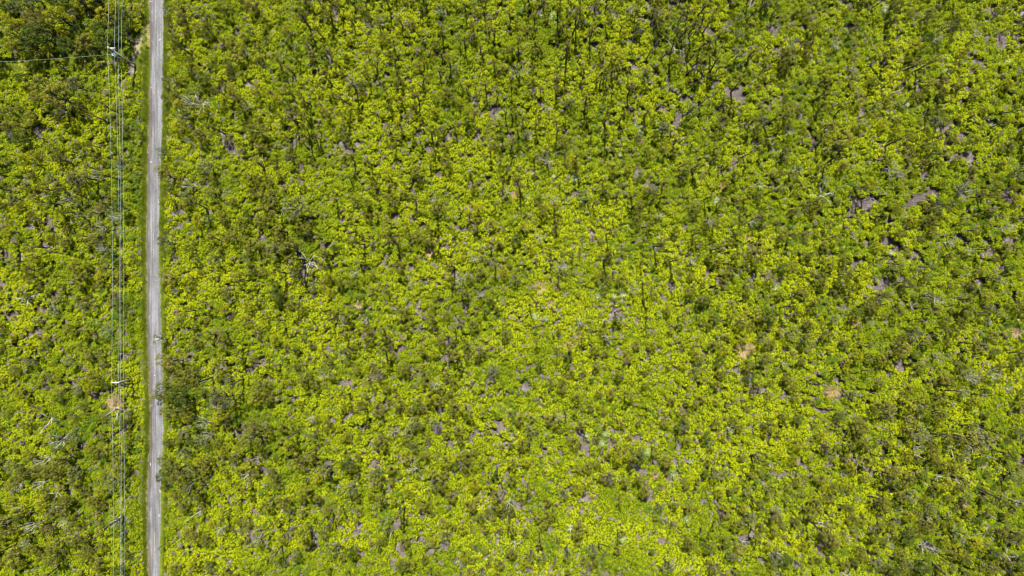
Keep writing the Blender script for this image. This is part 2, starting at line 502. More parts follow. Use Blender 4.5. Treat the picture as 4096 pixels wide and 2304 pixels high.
# worn patches in the asphalt
PATCH = [(606, 350, 9, 3, 't'), (616, 372, 5, 8, 't'), (653, 396, 5, 9, 't'), (637, 418, 5, 6, 'p'), (640, 505, 4, 6, 't'), (648, 524, 5, 6, 't'), (640, 640, 4, 3, 'p'),
         (605, 648, 5, 5, 'p'), (637, 806, 5, 12, 'p'), (634, 945, 5, 7, 'p'), (636, 965, 4, 5, 'p'), (640, 548, 3, 3, 't'), (628, 1355, 10, 14, 'p'), (598, 1265, 3, 3, 'p'),
         (597, 1273, 2, 2, 'p'), (612, 1260, 9, 2, 'p'), (640, 2062, 10, 9, 'p'), (644, 1965, 8, 10, 'p'), (606, 1620, 8, 2, 'p'), (603, 6, 8, 5, 't'), (641, 160, 5, 4, 'p'), (650, 10, 3, 5, 'p'), (610, 1985, 3, 6, 't')]
for k, (x, y, a, b, t) in enumerate(PATCH):
    pts = []
    for q in range(9):
        an = q * 2 * math.pi / 9
        rr = 0.6 + 0.55 * random.random()
        pts.append((x + a * rr * math.cos(an), y + b * rr * math.sin(an)))
    poly_sheet('road_patch', pts, 0.112, M['patch_tan'] if t == 't' else M['patch_pale'],
               'worn %s patch in the road surface' % ('tan' if t == 't' else 'pale'), 'road patch', 1.0, 3)

# ------------------------------------------------------------------ foliage templates
def unit(v):
    return v / np.maximum(np.linalg.norm(v, axis=1, keepdims=True), 1e-6)


def leaf_quads(c, nrm, length, width, r=rng, along=None):
    """rhombic leaf faces at centres c, roughly facing nrm"""
    n = len(c)
    nrm = unit(nrm)
    t = r.normal(size=(n, 3)) if along is None else along
    t = unit(t - nrm * np.sum(t * nrm, axis=1, keepdims=True))
    b = np.cross(nrm, t)
    L = np.asarray(length).reshape(-1, 1) * 0.5; Wd = np.asarray(width).reshape(-1, 1) * 0.5
    v = np.stack([c - t * L, c + b * Wd - t * L * 0.1 + nrm * Wd * 0.25, c + t * L, c - b * Wd - t * L * 0.1 + nrm * Wd * 0.25], axis=1).reshape(-1, 3)
    f = np.arange(n * 4, dtype=np.int32).reshape(n, 4)
    return v, f


def join(parts):
    vs, fs, ms, ls = [], [], [], []
    off = 0
    for v, f, mi, lv in parts:
        vs.append(v); fs.append(f + off); ms.append(np.full(len(f), mi)); ls.append(lv)
        off += len(v)
    return np.concatenate(vs), np.concatenate(fs), np.concatenate(ms), np.concatenate(ls)


def dome_clump(r, n, rad, hgt, leaf, asp=0.5, inner=0.25, up=0.6):
    """leaves over a lumpy half dome"""
    d = unit(r.normal(size=(n, 3))); d[:, 2] = np.abs(d[:, 2]) * 1.15 - 0.15
    lump = 0.78 + 0.22 * np.sin(d[:, 0] * 5 + r.random() * 6) * np.cos(d[:, 1] * 5 + r.random() * 6)
    k = lump * (1 - inner * r.random(n) ** 2)
    c = d * np.array([rad, rad, hgt]) * k[:, None]
    nr = d + np.array([0, 0, up]) + r.normal(size=(n, 3)) * 0.45
    return c, nr


def fern_variant(seed, n=64, rad=0.55, hgt=0.38, leaf=(0.16, 0.30), subs=5):
    r = np.random.default_rng(seed)
    cs, ns = [], []
    for k in range(subs):
        a = r.random() * 6.283; q = rad * (0.0 if k == 0 else 0.55 + 0.3 * r.random())
        o = np.array([math.cos(a) * q, math.sin(a) * q, -0.10 * (q / rad) + r.random() * 0.10])
        c, nr = dome_clump(r, n // subs, rad * (0.5 + 0.2 * r.random()), hgt * (0.6 + 0.4 * r.random()), leaf)
        cs.append(c + o); ns.append(nr)
    c = np.concatenate(cs); nr = np.concatenate(ns)
    L = r.uniform(leaf[0], leaf[1], len(c))
    v, f = leaf_quads(c, nr, L, L * r.uniform(0.5, 0.8, len(c)), r)
    lv = np.repeat(r.random(len(c)), 4)
    return v, f, lv


LIB = {}


def lib_collection(name, meshes):
    """a source collection for scatter geometry, never linked into the scene"""
    c = bpy.data.collections.new(name)
    for i, me in enumerate(meshes):
        o = bpy.data.objects.new('%s_source_%02d' % (name, i), me)
        c.objects.link(o)
    return c


fern_meshes = []
for i, mk in enumerate(['fern', 'fern', 'fern', 'fern', 'fern', 'fern_deep', 'fern_deep', 'fern_dry', 'shrub', 'shrub']):
    kw = dict(n=56, rad=0.32, hgt=0.2, leaf=(0.09, 0.18))
    if mk == 'fern_dry': kw = dict(n=40, rad=0.42, hgt=0.15, leaf=(0.12, 0.35))
    if mk == 'shrub': kw = dict(n=64, rad=0.40, hgt=0.30, leaf=(0.10, 0.17))
    v, f, lv = fern_variant(100 + i, **kw)
    fern_meshes.append(mesh('fern_clump', v, f, [M[mk]], attr={'lv': lv}))


def twig_variant(seed, n=26, rad=0.8):
    r = np.random.default_rng(seed)
    c = r.normal(size=(n, 3)) * np.array([rad * 0.5, rad * 0.5, 0.06]) + np.array([0, 0, 0.12])
    nr = r.normal(size=(n, 3)) * 0.4 + np.array([0, 0, 1])
    L = r.uniform(0.3, 0.9, n)
    al = r.normal(size=(n, 3)); al[:, 1] *= 0.6
    v, f = leaf_quads(c, nr, L, np.full(n, 0.05), r, al)
    return v, f, np.repeat(r.random(n), 4)


twig_meshes = []
for i in range(3):
    v, f, lv = twig_variant(300 + i)
    twig_meshes.append(mesh('twig_litter', v, f, [M['fern_dry']], attr={'lv': lv}))


def grass_variant(seed, n=34, h=0.5, spread=0.35, mat='grass', wid=0.05):
    r = np.random.default_rng(seed)
    a = r.random(n) * 6.283
    rad = np.stack([np.cos(a), np.sin(a), np.zeros(n)], 1)
    base = rad * (r.random(n)[:, None] * spread * 0.4)
    hh = h * r.uniform(0.6, 1.1, n)[:, None]
    al = rad * r.uniform(0.9, 2.6, (n, 1)) + np.array([0, 0, 1.0])
    al = unit(al)
    side = np.cross(al, rad + r.normal(size=(n, 3)) * 0.3)
    side = unit(side) * wid
    v = np.stack([base - side, base + side, base + al * hh * 0.6 + side * 0.7 + rad * hh * 0.05, base + al * hh * 1.0 + rad * hh * 0.35 - np.array([0, 0, 0.12]) * hh], 1).reshape(-1, 3)
    f = np.arange(n * 4, dtype=np.int32).reshape(n, 4)
    return mesh('grass_tuft', v, f, [M[mat]], attr={'lv': np.repeat(r.random(n), 4)})


# ---- trees: list of (trunk mesh, crown mesh, crown radius, height, words)
def make_tree(seed, height, crad, kind, leafmat, clumps, leaf=0.15, per=60, bark='bark', flat=0.55, crad2=0.42, slim=False):
    r = np.random.default_rng(seed)
    mb = MB()
    lean = Vector((r.normal() * 0.25, r.normal() * 0.25, 0))
    h0 = height * (0.42 if not slim else 0.7)
    P = [Vector((0, 0, -0.15))]
    nseg = 5
    for k in range(1, nseg + 1):
        t = k / nseg
        P.append(Vector((lean.x * t * t + r.normal() * 0.05, lean.y * t * t + r.normal() * 0.05, h0 * t)))
    tr = 0.05 + 0.022 * height
    mb.tube(P, [tr * (1.15 - 0.45 * k / nseg) for k in range(nseg + 1)], 6)
    ends = []
    nb = max(4, clumps // 3)
    for b in range(nb):
        a = b * 2.399 + r.random() * 0.8
        q = crad * math.sqrt((b + 0.5) / nb) * (0.75 + 0.35 * r.random())
        zt = height * (1 - flat * 0.55 * (q / max(crad, .01)) ** 2) * (0.88 + 0.14 * r.random()) - crad2 * 0.5
        st = P[-1 - int(r.integers(0, 2))]
        e = Vector((P[-1].x + math.cos(a) * q, P[-1].y + math.sin(a) * q, zt))
        mid = st.lerp(e, 0.5) + Vector((math.cos(a) * q * 0.12, math.sin(a) * q * 0.12, -0.05 * height + r.normal() * 0.08))
        mb.tube([st, mid, e], [tr * 0.55, tr * 0.36, tr * 0.14], 5)
        ends.append(e)
        for s_ in range(2):
            aa = a + (s_ - 0.5) * 1.7 + r.normal() * 0.3
            l = crad * (0.22 + 0.2 * r.random())
            e2 = mid.lerp(e, 0.55) + Vector((math.cos(aa) * l, math.sin(aa) * l, 0.1 * r.normal() + 0.15))
            mb.tube([mid.lerp(e, 0.35), e2], [tr * 0.26, tr * 0.1], 4)
            ends.append(e2)
    trunk = mb.data('trunk', M[bark], True)
    cs, ns, lv = [], [], []
    for e in ends:
        rad = crad2 * (0.7 + 0.6 * r.random())
        c, nr = dome_clump(r, per, rad, rad * 0.75, leaf, inner=0.35, up=0.35)
        cs.append(c + np.array(e)[None]); ns.append(nr)
        base = r.random() * 0.5
        lv.append(base + 0.5 * r.random(per))
    c = np.concatenate(cs); nr = np.concatenate(ns); lv = np.concatenate(lv)
    L = r.uniform(0.7, 1.3, len(c)) * leaf
    v, f = leaf_quads(c, nr, L, L * 0.62, r)
    crown = mesh('crown', v, f, [M[leafmat]], attr={'lv': np.repeat(lv, 4)})
    return dict(trunk=trunk, crown=crown, rad=crad + crad2 * 0.6, h=height, kind=kind, leafmat=leafmat)


def make_dead(seed, height, crad, bark='bark_pale', nb=5, sub=3):
    r = np.random.default_rng(seed)
    mb = MB()
    P = [Vector((0, 0, -0.1))]
    for k in range(1, 5):
        P.append(Vector((r.normal() * 0.12 * k, r.normal() * 0.12 * k, height * 0.6 * k / 4)))
    mb.tube(P, [0.13, 0.11, 0.095, 0.08, 0.07], 6)
    tw = MB()
    for b in range(nb):
        a = b * 6.283 / nb + r.random()
        st = P[2 + int(r.integers(0, 3))]
        e = st + Vector((math.cos(a) * crad * (0.6 + .5 * r.random()), math.sin(a) * crad * (0.6 + .5 * r.random()), height * 0.35 * r.random() + 0.3))
        mid = st.lerp(e, 0.5) + Vector((r.normal() * 0.15, r.normal() * 0.15, 0.15))
        tw.tube([st, mid, e], [0.065, 0.05, 0.022], 5)
        for s_ in range(sub):
            aa = a + r.normal() * 0.9
            l = crad * 0.35 * (0.6 + r.random())
            q = mid.lerp(e, 0.2 + 0.7 * r.random())
            tw.tube([q, q + Vector((math.cos(aa) * l, math.sin(aa) * l, 0.25 * r.random()))], [0.02, 0.012], 4)
    return dict(trunk=mb.data('trunk', M[bark], True), crown=tw.data('branches', M[bark], True), rad=crad, h=height, kind='dead', leafmat=bark)


T = []
def addT(*a, **k): T.append(make_tree(*a, **k))
addT(1, 4.6, 1.9, 'broad', 'leaf_olive', 30)
addT(2, 5.2, 2.2, 'broad', 'leaf_olive', 36, crad2=0.48)
addT(3, 4.0, 1.5, 'rounded', 'leaf_olive', 24)
addT(4, 6.0, 1.2, 'slender', 'leaf_olive', 15, slim=True, crad2=0.36)
addT(5, 7.0, 1.1, 'slender', 'leaf_olive', 12, slim=True, crad2=0.36)
addT(6, 4.6, 1.8, 'feathery', 'leaf_grey', 27, leaf=0.15, per=34)
addT(7, 5.6, 2.1, 'feathery', 'leaf_grey', 30, leaf=0.15, per=34, crad2=0.46)
addT(8, 3.8, 1.6, 'bushy', 'leaf_yellow', 27, per=48)
addT(9, 5.0, 1.4, 'rounded', 'leaf_yellow', 21)
addT(10, 5.0, 2.0, 'dense', 'leaf_dark', 42, per=64, crad2=0.5)
addT(11, 3.6, 1.3, 'rounded', 'leaf_dark', 24)
addT(12, 4.4, 1.5, 'thin', 'leaf_rust', 21, per=22, leaf=0.13)
addT(13, 5.0, 1.9, 'thin', 'leaf_grey', 24, per=16, leaf=0.13, bark='bark_pale')
addT(14, 3.2, 1.1, 'small rounded', 'leaf_olive', 18)
NLIVE = len(T)
D = [make_dead(31, 4.5, 1.7), make_dead(32, 5.5, 1.3, nb=4), make_dead(33, 3.0, 2.2, nb=6), make_dead(34, 5.0, 1.2, 'bark', 4, 2)]

# joined meshes of whole small trees for the scatter stuff
def joined(t):
    a, b = t['trunk'], t['crown']
    va = np.empty(len(a.vertices) * 3, np.float32); a.vertices.foreach_get('co', va)
    vb = np.empty(len(b.vertices) * 3, np.float32); b.vertices.foreach_get('co', vb)
    verts = np.concatenate([va.reshape(-1, 3), vb.reshape(-1, 3)])
    n = len(a.vertices)
    faces = [tuple(p.vertices) for p in a.polygons] + [tuple(i + n for i in p.vertices) for p in b.polygons]
    mi = [0] * len(a.polygons) + [1] * len(b.polygons)
    lv = np.zeros(len(verts), np.float32)
    if 'lv' in b.attributes:
        q = np.empty(len(b.vertices), np.float32); b.attributes['lv'].data.foreach_get('value', q); lv[n:] = q
    return mesh('small_tree', verts, faces, [a.materials[0], b.materials[0]], mi, {'lv': lv})


# ------------------------------------------------------------------ scatter with geometry nodes
def scatter(name, coll, pos, rot, scl, idx, label, cat, tone=None):
    me = bpy.data.meshes.new(name)
    n = len(pos)
    me.vertices.add(n); me.vertices.foreach_set('co', np.asarray(pos, np.float32).ravel())
    for nm, arr in (('rot', rot), ('scl', scl)):
        a = me.attributes.new(nm, 'FLOAT_VECTOR', 'POINT'); a.data.foreach_set('vector', np.asarray(arr, np.float32).ravel())
    a = me.attributes.new('tone', 'FLOAT', 'POINT'); a.data.foreach_set('value', np.asarray(tone if tone is not None else rng.random(n), np.float32))
    a = me.attributes.new('vi', 'INT', 'POINT'); a.data.foreach_set('value', np.asarray(idx, np.int32))
    o = obj(name, me)
    ng = bpy.data.node_groups.new(name + '_scatter', 'GeometryNodeTree')
    ng.interface.new_socket('Geometry', in_out='INPUT', socket_type='NodeSocketGeometry')
    ng.interface.new_socket('Geometry', in_out='OUTPUT', socket_type='NodeSocketGeometry')
    gi = ng.nodes.new('NodeGroupInput'); go = ng.nodes.new('NodeGroupOutput')
    ip = ng.nodes.new('GeometryNodeInstanceOnPoints')
    ci = ng.nodes.new('GeometryNodeCollectionInfo')
    ci.inputs['Collection'].default_value = coll
    ci.inputs['Separate Children'].default_value = True
    ci.inputs['Reset Children'].default_value = True
    ip.inputs['Pick Instance'].default_value = True

    def attr(nm, dt):
        q = ng.nodes.new('GeometryNodeInputNamedAttribute'); q.data_type = dt; q.inputs['Name'].default_value = nm
        return q.outputs['Attribute']
    L = ng.links
    L.new(gi.outputs[0], ip.inputs['Points'])
    L.new(ci.outputs[0], ip.inputs['Instance'])
    L.new(attr('vi', 'INT'), ip.inputs['Instance Index'])
    L.new(attr('rot', 'FLOAT_VECTOR'), ip.inputs['Rotation'])
    L.new(attr('scl', 'FLOAT_VECTOR'), ip.inputs['Scale'])
    L.new(ip.outputs[0], go.inputs[0])
    md = o.modifiers.new('scatter', 'NODES'); md.node_group = ng
    tag(o, label, cat, kind='stuff')
    return o


# ------------------------------------------------------------------ where things grow (photo pixels)
DENSE = [  # tree density blobs (cx, cy, rx, ry, amount)
    (250, 110, 330, 110, 1.6), (520, 80, 90, 80, 0.9), (330, 440, 230, 150, 0.9), (200, 700, 260, 160, 0.7), (430, 860, 130, 170, 1.0), (180, 1020, 200, 120, 0.3),
    (420, 1300, 120, 200, 0.7), (430, 1500, 110, 120, 0.9), (250, 1850, 300, 180, 0.9), (330, 2150, 250, 150, 0.9), (120, 2080, 150, 150, 0.5),
    (760, 430, 130, 130, 1.0), (850, 200, 200, 130, 0.35), (1050, 420, 150, 120, 0.35), (760, 950, 130, 160, 0.9), (1150, 950, 200, 150, 0.8), (1000, 1200, 180, 150, 0.5),
    (720, 1420, 110, 200, 0.9), (900, 1650, 250, 200, 1.2), (1180, 1500, 180, 140, 0.6), (760, 1900, 130, 160, 1.2), (1050, 2000, 200, 200, 0.7), (800, 2180, 160, 120, 0.8),
    (1500, 250, 300, 200, 0.5), (1900, 180, 300, 200, 0.7), (1650, 900, 250, 150, 0.5), (1500, 1600, 300, 180, 0.5), (1650, 1850, 200, 150, 0.4), (1900, 2150, 180, 120, 0.5),
    (2500, 60, 250, 90, 0.9), (2950, 100, 250, 120, 0.7), (3200, 700, 400, 300, 0.25), (3200, 1150, 250, 180, 0.4), (3550, 1250, 400, 250, 0.5), (3700, 1700, 500, 250, 0.8),
    (3700, 2100, 450, 250, 0.9), (3100, 2000, 250, 250, 0.5), (2300, 1550, 200, 130, 0.3), (3900, 500, 250, 350, 0.15),
    (2500, 1250, 330, 260, -0.45), (2500, 1950, 300, 330, -0.3), (1500, 600, 250, 180, -0.25), (600, 330, 60, 60, -0.5), (120, 1320, 160, 150, -0.5), (470, 330, 70, 130, -2.5), (2700, 500, 400, 200, -0.15),
    (1400, 2200, 250, 120, -0.35), (560, 1700, 20, 900, -0.6), (680, 600, 15, 900, -0.3), (250, 235, 330, 22, -2.0)]


def tree_density(px, py):
    d = 0.60 + 0.38 * blobs(px, py, DENSE)
    d *= 0.6 + 0.8 * vnoise(px, py, 210, 12)
    return np.clip(d, 0.03, 1.7)


def corridor(px, py):
    """0 where nothing tall grows: road, verges, track, driveway"""
    l, r_ = road_edges(py)
    m = np.ones_like(px, dtype=float)
    m[(px > l - 16) & (px < r_ + 13)] = 0
    ty = track_y(px)
    m[(px < 600) & (py > ty - 24) & (py < ty + 32)] = 0
    m[(px > 520) & (px < 600) & (py > 130) & (py < 290)] = 0
    m[(px > 572) & (px < 600) & (py > 70) & (py < 340)] = 0
    m[(px < -90) & (py > 270) & (py < 315)] = 0
    return m


def frustum_factor(z): return (CAM_H - z) / CAM_H


# ---------- fern thicket: many overlapping rounded mounds, clumps laid over them
HX, HY = 140.0, 88.0
CELL = 0.2
NXc, NYc = int(2 * HX / CELL), int(2 * HY / CELL)
Hm = np.zeros((NXc, NYc), np.float32); Im = np.full((NXc, NYc), -1, np.int32)


def gap_noise(X, Y):
    return 0.36 * vnoise(X, Y, 1.9, 21) + 0.50 * vnoise(X * 0.9 + Y * 0.35, Y * 0.6, 0.9, 22) + 0.14 * vnoise(X, Y, 14, 23)


GAPB = [(2462, 1262, 40, 22, .9), (2440, 1250, 12, 12, .3), (570, 1300, 12, 90, .25), (572, 1400, 10, 100, .2), (572, 2000, 9, 150, .3), (2740, 880, 50, 40, .08), (1180, 900, 50, 50, .08), (790, 60, 60, 60, .06),
        (2030, 1500, 60, 50, .08), (1480, 350, 150, 20, .08), (2380, 50, 60, 40, .10), (430, 1700, 70, 50, .10), (60, 1770, 60, 60, .1), (60, 480, 80, 90, .08), (120, 560, 60, 60, .08), (1370, 40, 60, 60, .07),
        (2290, 130, 40, 60, .08), (2640, 1180, 30, 40, .1), (2870, 1160, 30, 50, .1), (2340, 1770, 30, 20, .1), (1700, 480, 60, 30, .08), (500, 780, 14, 120, .10), (495, 1600, 14, 160, .14), (3440, 380, 40, 40, .1), (3300, 960, 60, 40, .06),
        (2620, 90, 40, 60, .06), (3330, 1000, 50, 50, .06), (1830, 930, 40, 30, .08), (1480, 1480, 50, 40, .08), (1380, 1520, 40, 40, .06), (2600, 1700, 60, 40, .05), (3950, 170, 40, 30, .08), (2700, 1480, 50, 40, .07)]
ms = 0.66
gx, gy = np.meshgrid(np.arange(-HX, HX, ms), np.arange(-HY, HY, ms))
MX = (gx + rng.uniform(-0.5, 0.5, gx.shape) * ms).ravel(); MY = (gy + rng.uniform(-0.5, 0.5, gy.shape) * ms).ravel()
mpx, mpy = topx(MX, MY)
mg = gap_noise(MX, MY); GQ = np.quantile(mg, 0.90)
mg = mg - GQ + blobs(mpx, mpy, GAPB)
low = 0.55 * vnoise(MX, MY, 14, 61) + 0.45 * vnoise(MX, MY, 5, 62)
smooth_ = np.clip(blobs(mpx, mpy, [(2450, 1250, 420, 330, 1), (2500, 2050, 420, 330, .9), (1400, 2230, 300, 110, .9), (1400, 560, 400, 200, .3), (3800, 300, 300, 250, .4)]), 0, 1)
MR = (0.28 + 0.50 * rng.random(len(MX)) ** 1.5 + 0.45 * (rng.random(len(MX)) > 0.93))
MH = (0.2 + 1.5 * low + rng.uniform(-0.55, 0.75, len(MX))) * (1 - 0.38 * smooth_)
_l, _r = road_edges(mpy)
nearm = np.minimum(np.abs(mpx - _l), np.abs(mpx - _r)) * S
MH = np.clip(MH, 0.3, None) * np.clip(nearm / 3.0, 0.35, 1.0)
mtone = np.clip(0.5 + (vnoise(MX, MY, 7, 71) - 0.5) * 1.1 + rng.normal(0, 0.20, len(MX)), 0, 1)
mk_ = (mg < rng.uniform(-0.03, 0.05, len(MX))) & (corridor(mpx, mpy) > 0)
for i in np.nonzero(mk_)[0]:
    R_ = MR[i]; H_ = MH[i]
    x0 = max(0, int((MX[i] - R_ + HX) / CELL)); x1 = min(NXc, int((MX[i] + R_ + HX) / CELL) + 2)
    y0 = max(0, int((MY[i] - R_ + HY) / CELL)); y1 = min(NYc, int((MY[i] + R_ + HY) / CELL) + 2)
    if x1 <= x0 or y1 <= y0: continue
    xx = (np.arange(x0, x1) + 0.5) * CELL - HX - MX[i]; yy = (np.arange(y0, y1) + 0.5) * CELL - HY - MY[i]
    d2 = (xx[:, None] ** 2 + yy[None, :] ** 2) / (R_ * R_)
    hh = np.where(d2 < 1, H_ - R_ * 0.9 * (1 - np.sqrt(np.clip(1 - d2, 0, 1))), -9)
    hh = np.where(d2 < 1, np.maximum(hh, 0.08), -9)
    sub = Hm[x0:x1, y0:y1]; si = Im[x0:x1, y0:y1]
    up = hh > sub
    sub[up] = hh[up]; si[up] = i
sp = 0.40
gx, gy = np.meshgrid(np.arange(-HX + 1, HX - 1, sp), np.arange(-HY + 1, HY - 1, sp))
X = (gx + rng.uniform(-0.5, 0.5, gx.shape) * sp).ravel()
Y = (gy + rng.uniform(-0.5, 0.5, gy.shape) * sp).ravel()
PX, PY = topx(X, Y)
ix = np.clip(((X + HX) / CELL).astype(int), 1, NXc - 2); iy = np.clip(((Y + HY) / CELL).astype(int), 1, NYc - 2)
hgt = Hm[ix, iy]; mid_ = Im[ix, iy]
gX = np.clip((Hm[ix + 1, iy] - Hm[ix - 1, iy]) / (2 * CELL), -1.6, 1.6); gY = np.clip((Hm[ix, iy + 1] - Hm[ix, iy - 1]) / (2 * CELL), -1.6, 1.6)
cor = corridor(PX, PY)
keep = (cor > 0) & (mid_ >= 0)
n = len(X)
mi_ = np.maximum(mid_, 0)
u = rng.random(n)
BRIGHT = [(1300, 600, 500, 300, 1), (470, 330, 110, 130, 1.5), (120, 1350, 200, 220, 1.0), (2450, 1250, 500, 400, .5), (2550, 2100, 500, 200, .5), (1350, 2200, 300, 120, .6), (1800, 200, 300, 250, .4), (560, 500, 60, 300, .5), (3900, 300, 300, 300, .3), (80, 1950, 120, 90, .7)]
GREEN = [(520, 850, 90, 400, 1.0), (250, 120, 300, 120, 1.4), (900, 1650, 300, 250, .6), (350, 2000, 300, 250, .6), (520, 1600, 60, 500, .8), (760, 420, 130, 130, .8), (3700, 2000, 500, 400, .5), (350, 430, 220, 150, .9), (200, 700, 300, 200, .5)]
tz = blobs(mpx, mpy, BRIGHT) - blobs(mpx, mpy, GREEN)
specm = vnoise(MX, MY, 6, 41) * 0.5 + rng.random(len(MX)) * 0.5
mgreen = specm - 0.10 * tz > 0.82
mshr = (vnoise(MX, MY, 4, 43) * 0.5 + rng.random(len(MX)) * 0.5 - 0.08 * tz) > 0.81
mtone = np.clip(mtone + 0.10 * tz, 0, 1)
vi = rng.integers(0, 5, n)
gsel = mgreen[mi_]; vi[gsel] = rng.integers(5, 7, int(gsel.sum()))
ssel = mshr[mi_]; vi[ssel] = rng.integers(8, 10, int(ssel.sum()))
dry = (u > 0.965) | ((hgt < 0.2) & (u < 0.5))
vi[dry] = 7
scale = rng.uniform(0.7, 1.15, n)
pos = np.stack([X, Y, hgt - 0.02 + rng.normal(0, 0.05, n)], 1)
pos[:, 2] = np.maximum(pos[:, 2], 0.08)
# clumps lean with the slope of their mound
rx = np.arctan(gY) * 0.8; ry_ = -np.arctan(gX) * 0.8
rot = np.stack([rx + rng.normal(0, 0.15, n), ry_ + rng.normal(0, 0.15, n), rng.uniform(-0.6, 0.6, n)], 1)
scl = np.stack([scale, scale, scale * rng.uniform(0.8, 1.2, n)], 1)
fc = lib_collection('fern_clump', fern_meshes)
scatter('fern_thicket', fc, pos[keep], rot[keep], scl[keep], vi[keep],
        'bright yellow-green fern thicket carpeting the lava ground', 'ferns', tone=mtone[mi_][keep])
gap = np.where(mid_ < 0, 0.7, 0.4)
# matted inner fronds, one closed sheet coloured dark for the shade between leaves
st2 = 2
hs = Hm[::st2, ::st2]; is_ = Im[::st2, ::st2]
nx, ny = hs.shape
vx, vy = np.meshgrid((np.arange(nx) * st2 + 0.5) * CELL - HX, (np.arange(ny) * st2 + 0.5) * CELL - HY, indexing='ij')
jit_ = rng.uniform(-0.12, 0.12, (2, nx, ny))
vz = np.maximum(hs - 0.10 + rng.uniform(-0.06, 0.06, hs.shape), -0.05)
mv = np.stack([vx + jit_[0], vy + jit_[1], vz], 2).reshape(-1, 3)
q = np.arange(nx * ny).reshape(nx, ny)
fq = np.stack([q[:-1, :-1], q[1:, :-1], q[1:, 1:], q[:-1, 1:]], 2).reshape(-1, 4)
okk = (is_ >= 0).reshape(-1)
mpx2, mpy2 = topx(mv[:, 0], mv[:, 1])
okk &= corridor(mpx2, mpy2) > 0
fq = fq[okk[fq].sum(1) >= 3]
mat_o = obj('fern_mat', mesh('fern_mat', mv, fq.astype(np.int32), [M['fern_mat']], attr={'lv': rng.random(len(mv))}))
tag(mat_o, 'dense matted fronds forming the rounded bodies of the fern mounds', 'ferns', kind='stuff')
# low ferns and dead fronds at the foot of the mounds
k2 = (cor > 0) & (hgt < 0.45) & (rng.random(n) < 0.28)
n2 = int(k2.sum())
s2 = rng.uniform(0.6, 1.0, n2)
scatter('fern_undergrowth', fc, np.stack([X[k2], Y[k2], np.full(n2, 0.08)], 1), np.stack([np.zeros(n2), np.zeros(n2), rng.uniform(0, 6.28, n2)], 1),
        np.stack([s2, s2, s2 * .6], 1), np.where(rng.random(n2) < 0.6, 7, rng.integers(5, 7, n2)),
        'low green and dead ferns at the foot of the fern mounds', 'ferns', tone=rng.random(n2) * 0.5)
# twigs and dead fronds in the gaps
bg_ = (cor > 0) & (gap > 0.585) & (rng.random(n) < 0.35)
tw_c = lib_collection('twig_litter', twig_meshes)
nb_ = int(bg_.sum())
scatter('twig_litter', tw_c, np.stack([X[bg_], Y[bg_], rng.uniform(0, 0.12, nb_)], 1), np.stack([np.zeros(nb_), np.zeros(nb_), rng.uniform(0, 6.28, nb_)], 1),
        np.stack([rng.uniform(0.7, 1.2, nb_)] * 3, 1), rng.integers(0, 3, nb_), 'grey dead fronds and twigs lying in the bare gaps', 'twigs')

# ---------- verge and track grass
gm = [grass_variant(400, mat='grass'), grass_variant(401, n=40, h=0.7, mat='grass'), grass_variant(402, n=26, h=0.32, mat='grass'), grass_variant(403, n=30, h=0.4, mat='grass_dry')]
gcoll = lib_collection('grass_tuft', gm)


def grass_points(n, fn, z0=0.0):
    out = []
    for _ in range(n):
        p = fn()
        if p is None: continue
        out.append(p)
    return np.array(out)


gp, gi_, gs_ = [], [], []
for py in np.arange(-420, 2720, 1.6):
    l, r_ = road_edges(py)
    bare = math.exp(-((py - 1330) / 150) ** 2) + math.exp(-((py - 2000) / 170) ** 2) * 1.1
    patchy = float(vnoise(3, py, 22, 15))
    for k in range(9):                                     # left verge, taller
        if random.random() > 0.25 + 1.1 * patchy: continue
        if k < 5 and random.random() < bare * 0.62: continue
        if 84 < py < 192 and random.random() < 0.97: continue
        x = l - 9 - random.random() ** 0.8 * 15
        gp.append((x, py + random.uniform(-1, 1))); gi_.append(random.choice((0, 1, 0, 1, 3, 3))); gs_.append(random.uniform(0.5, 1.3))
    for k in range(8):                                     # right verge, short and bright
        x = r_ + 7 + random.random() * 9
        gp.append((x, py + random.uniform(-1, 1))); gi_.append(random.choice((2, 2, 0, 1))); gs_.append(random.uniform(0.8, 1.3))
    for k in range(3):                                     # dry yellow fringe on the asphalt edge
        gp.append((r_ + random.uniform(2.5, 5.0), py)); gi_.append(3); gs_.append(random.uniform(0.5, 0.9))
    if random.random() < 0.5:
        gp.append((l + random.uniform(-6, -1), py)); gi_.append(3); gs_.append(random.uniform(0.4, 0.8))
for _ in range(15000):                                      # lawn-like verges by the driveway and along the track
    w = random.random()
    if w < 0.33:
        x = random.uniform(545, 596); y = random.uniform(195, 335)
        if y < 228 and x < 566: continue
        if y < 205 + (596 - x) * 0.55: continue
        if x > 590 + 8 * random.random() - 6 * (y < 240) * 2: continue
        if (x - 545) < (y - 280) * 0.6: pass
    elif w < 0.5:
        t = random.random(); x = 540 + 55 * t + random.uniform(-12, 3); y = 162 - 95 * t ** 1.1 + random.uniform(-22, -6)
        if x > 592: continue
    else:
        x = random.uniform(-450, 545); ty = float(track_y(x)); dd = random.choice((random.gauss(0, 3.0), random.gauss(19, 5), random.gauss(-19, 5)))
        y = ty + dd
        if random.random() < 0.35: continue
        if x > 530: continue
    gp.append((x, y)); gi_.append(2 if w < 0.5 else random.choice((0, 2, 2))); gs_.append(random.uniform(0.7, 1.2))
for _ in range(300):
    x = random.uniform(-60, 95); y = random.uniform(275, 318)
    gp.append((x, y)); gi_.append(2); gs_.append(random.uniform(0.7, 1.2))
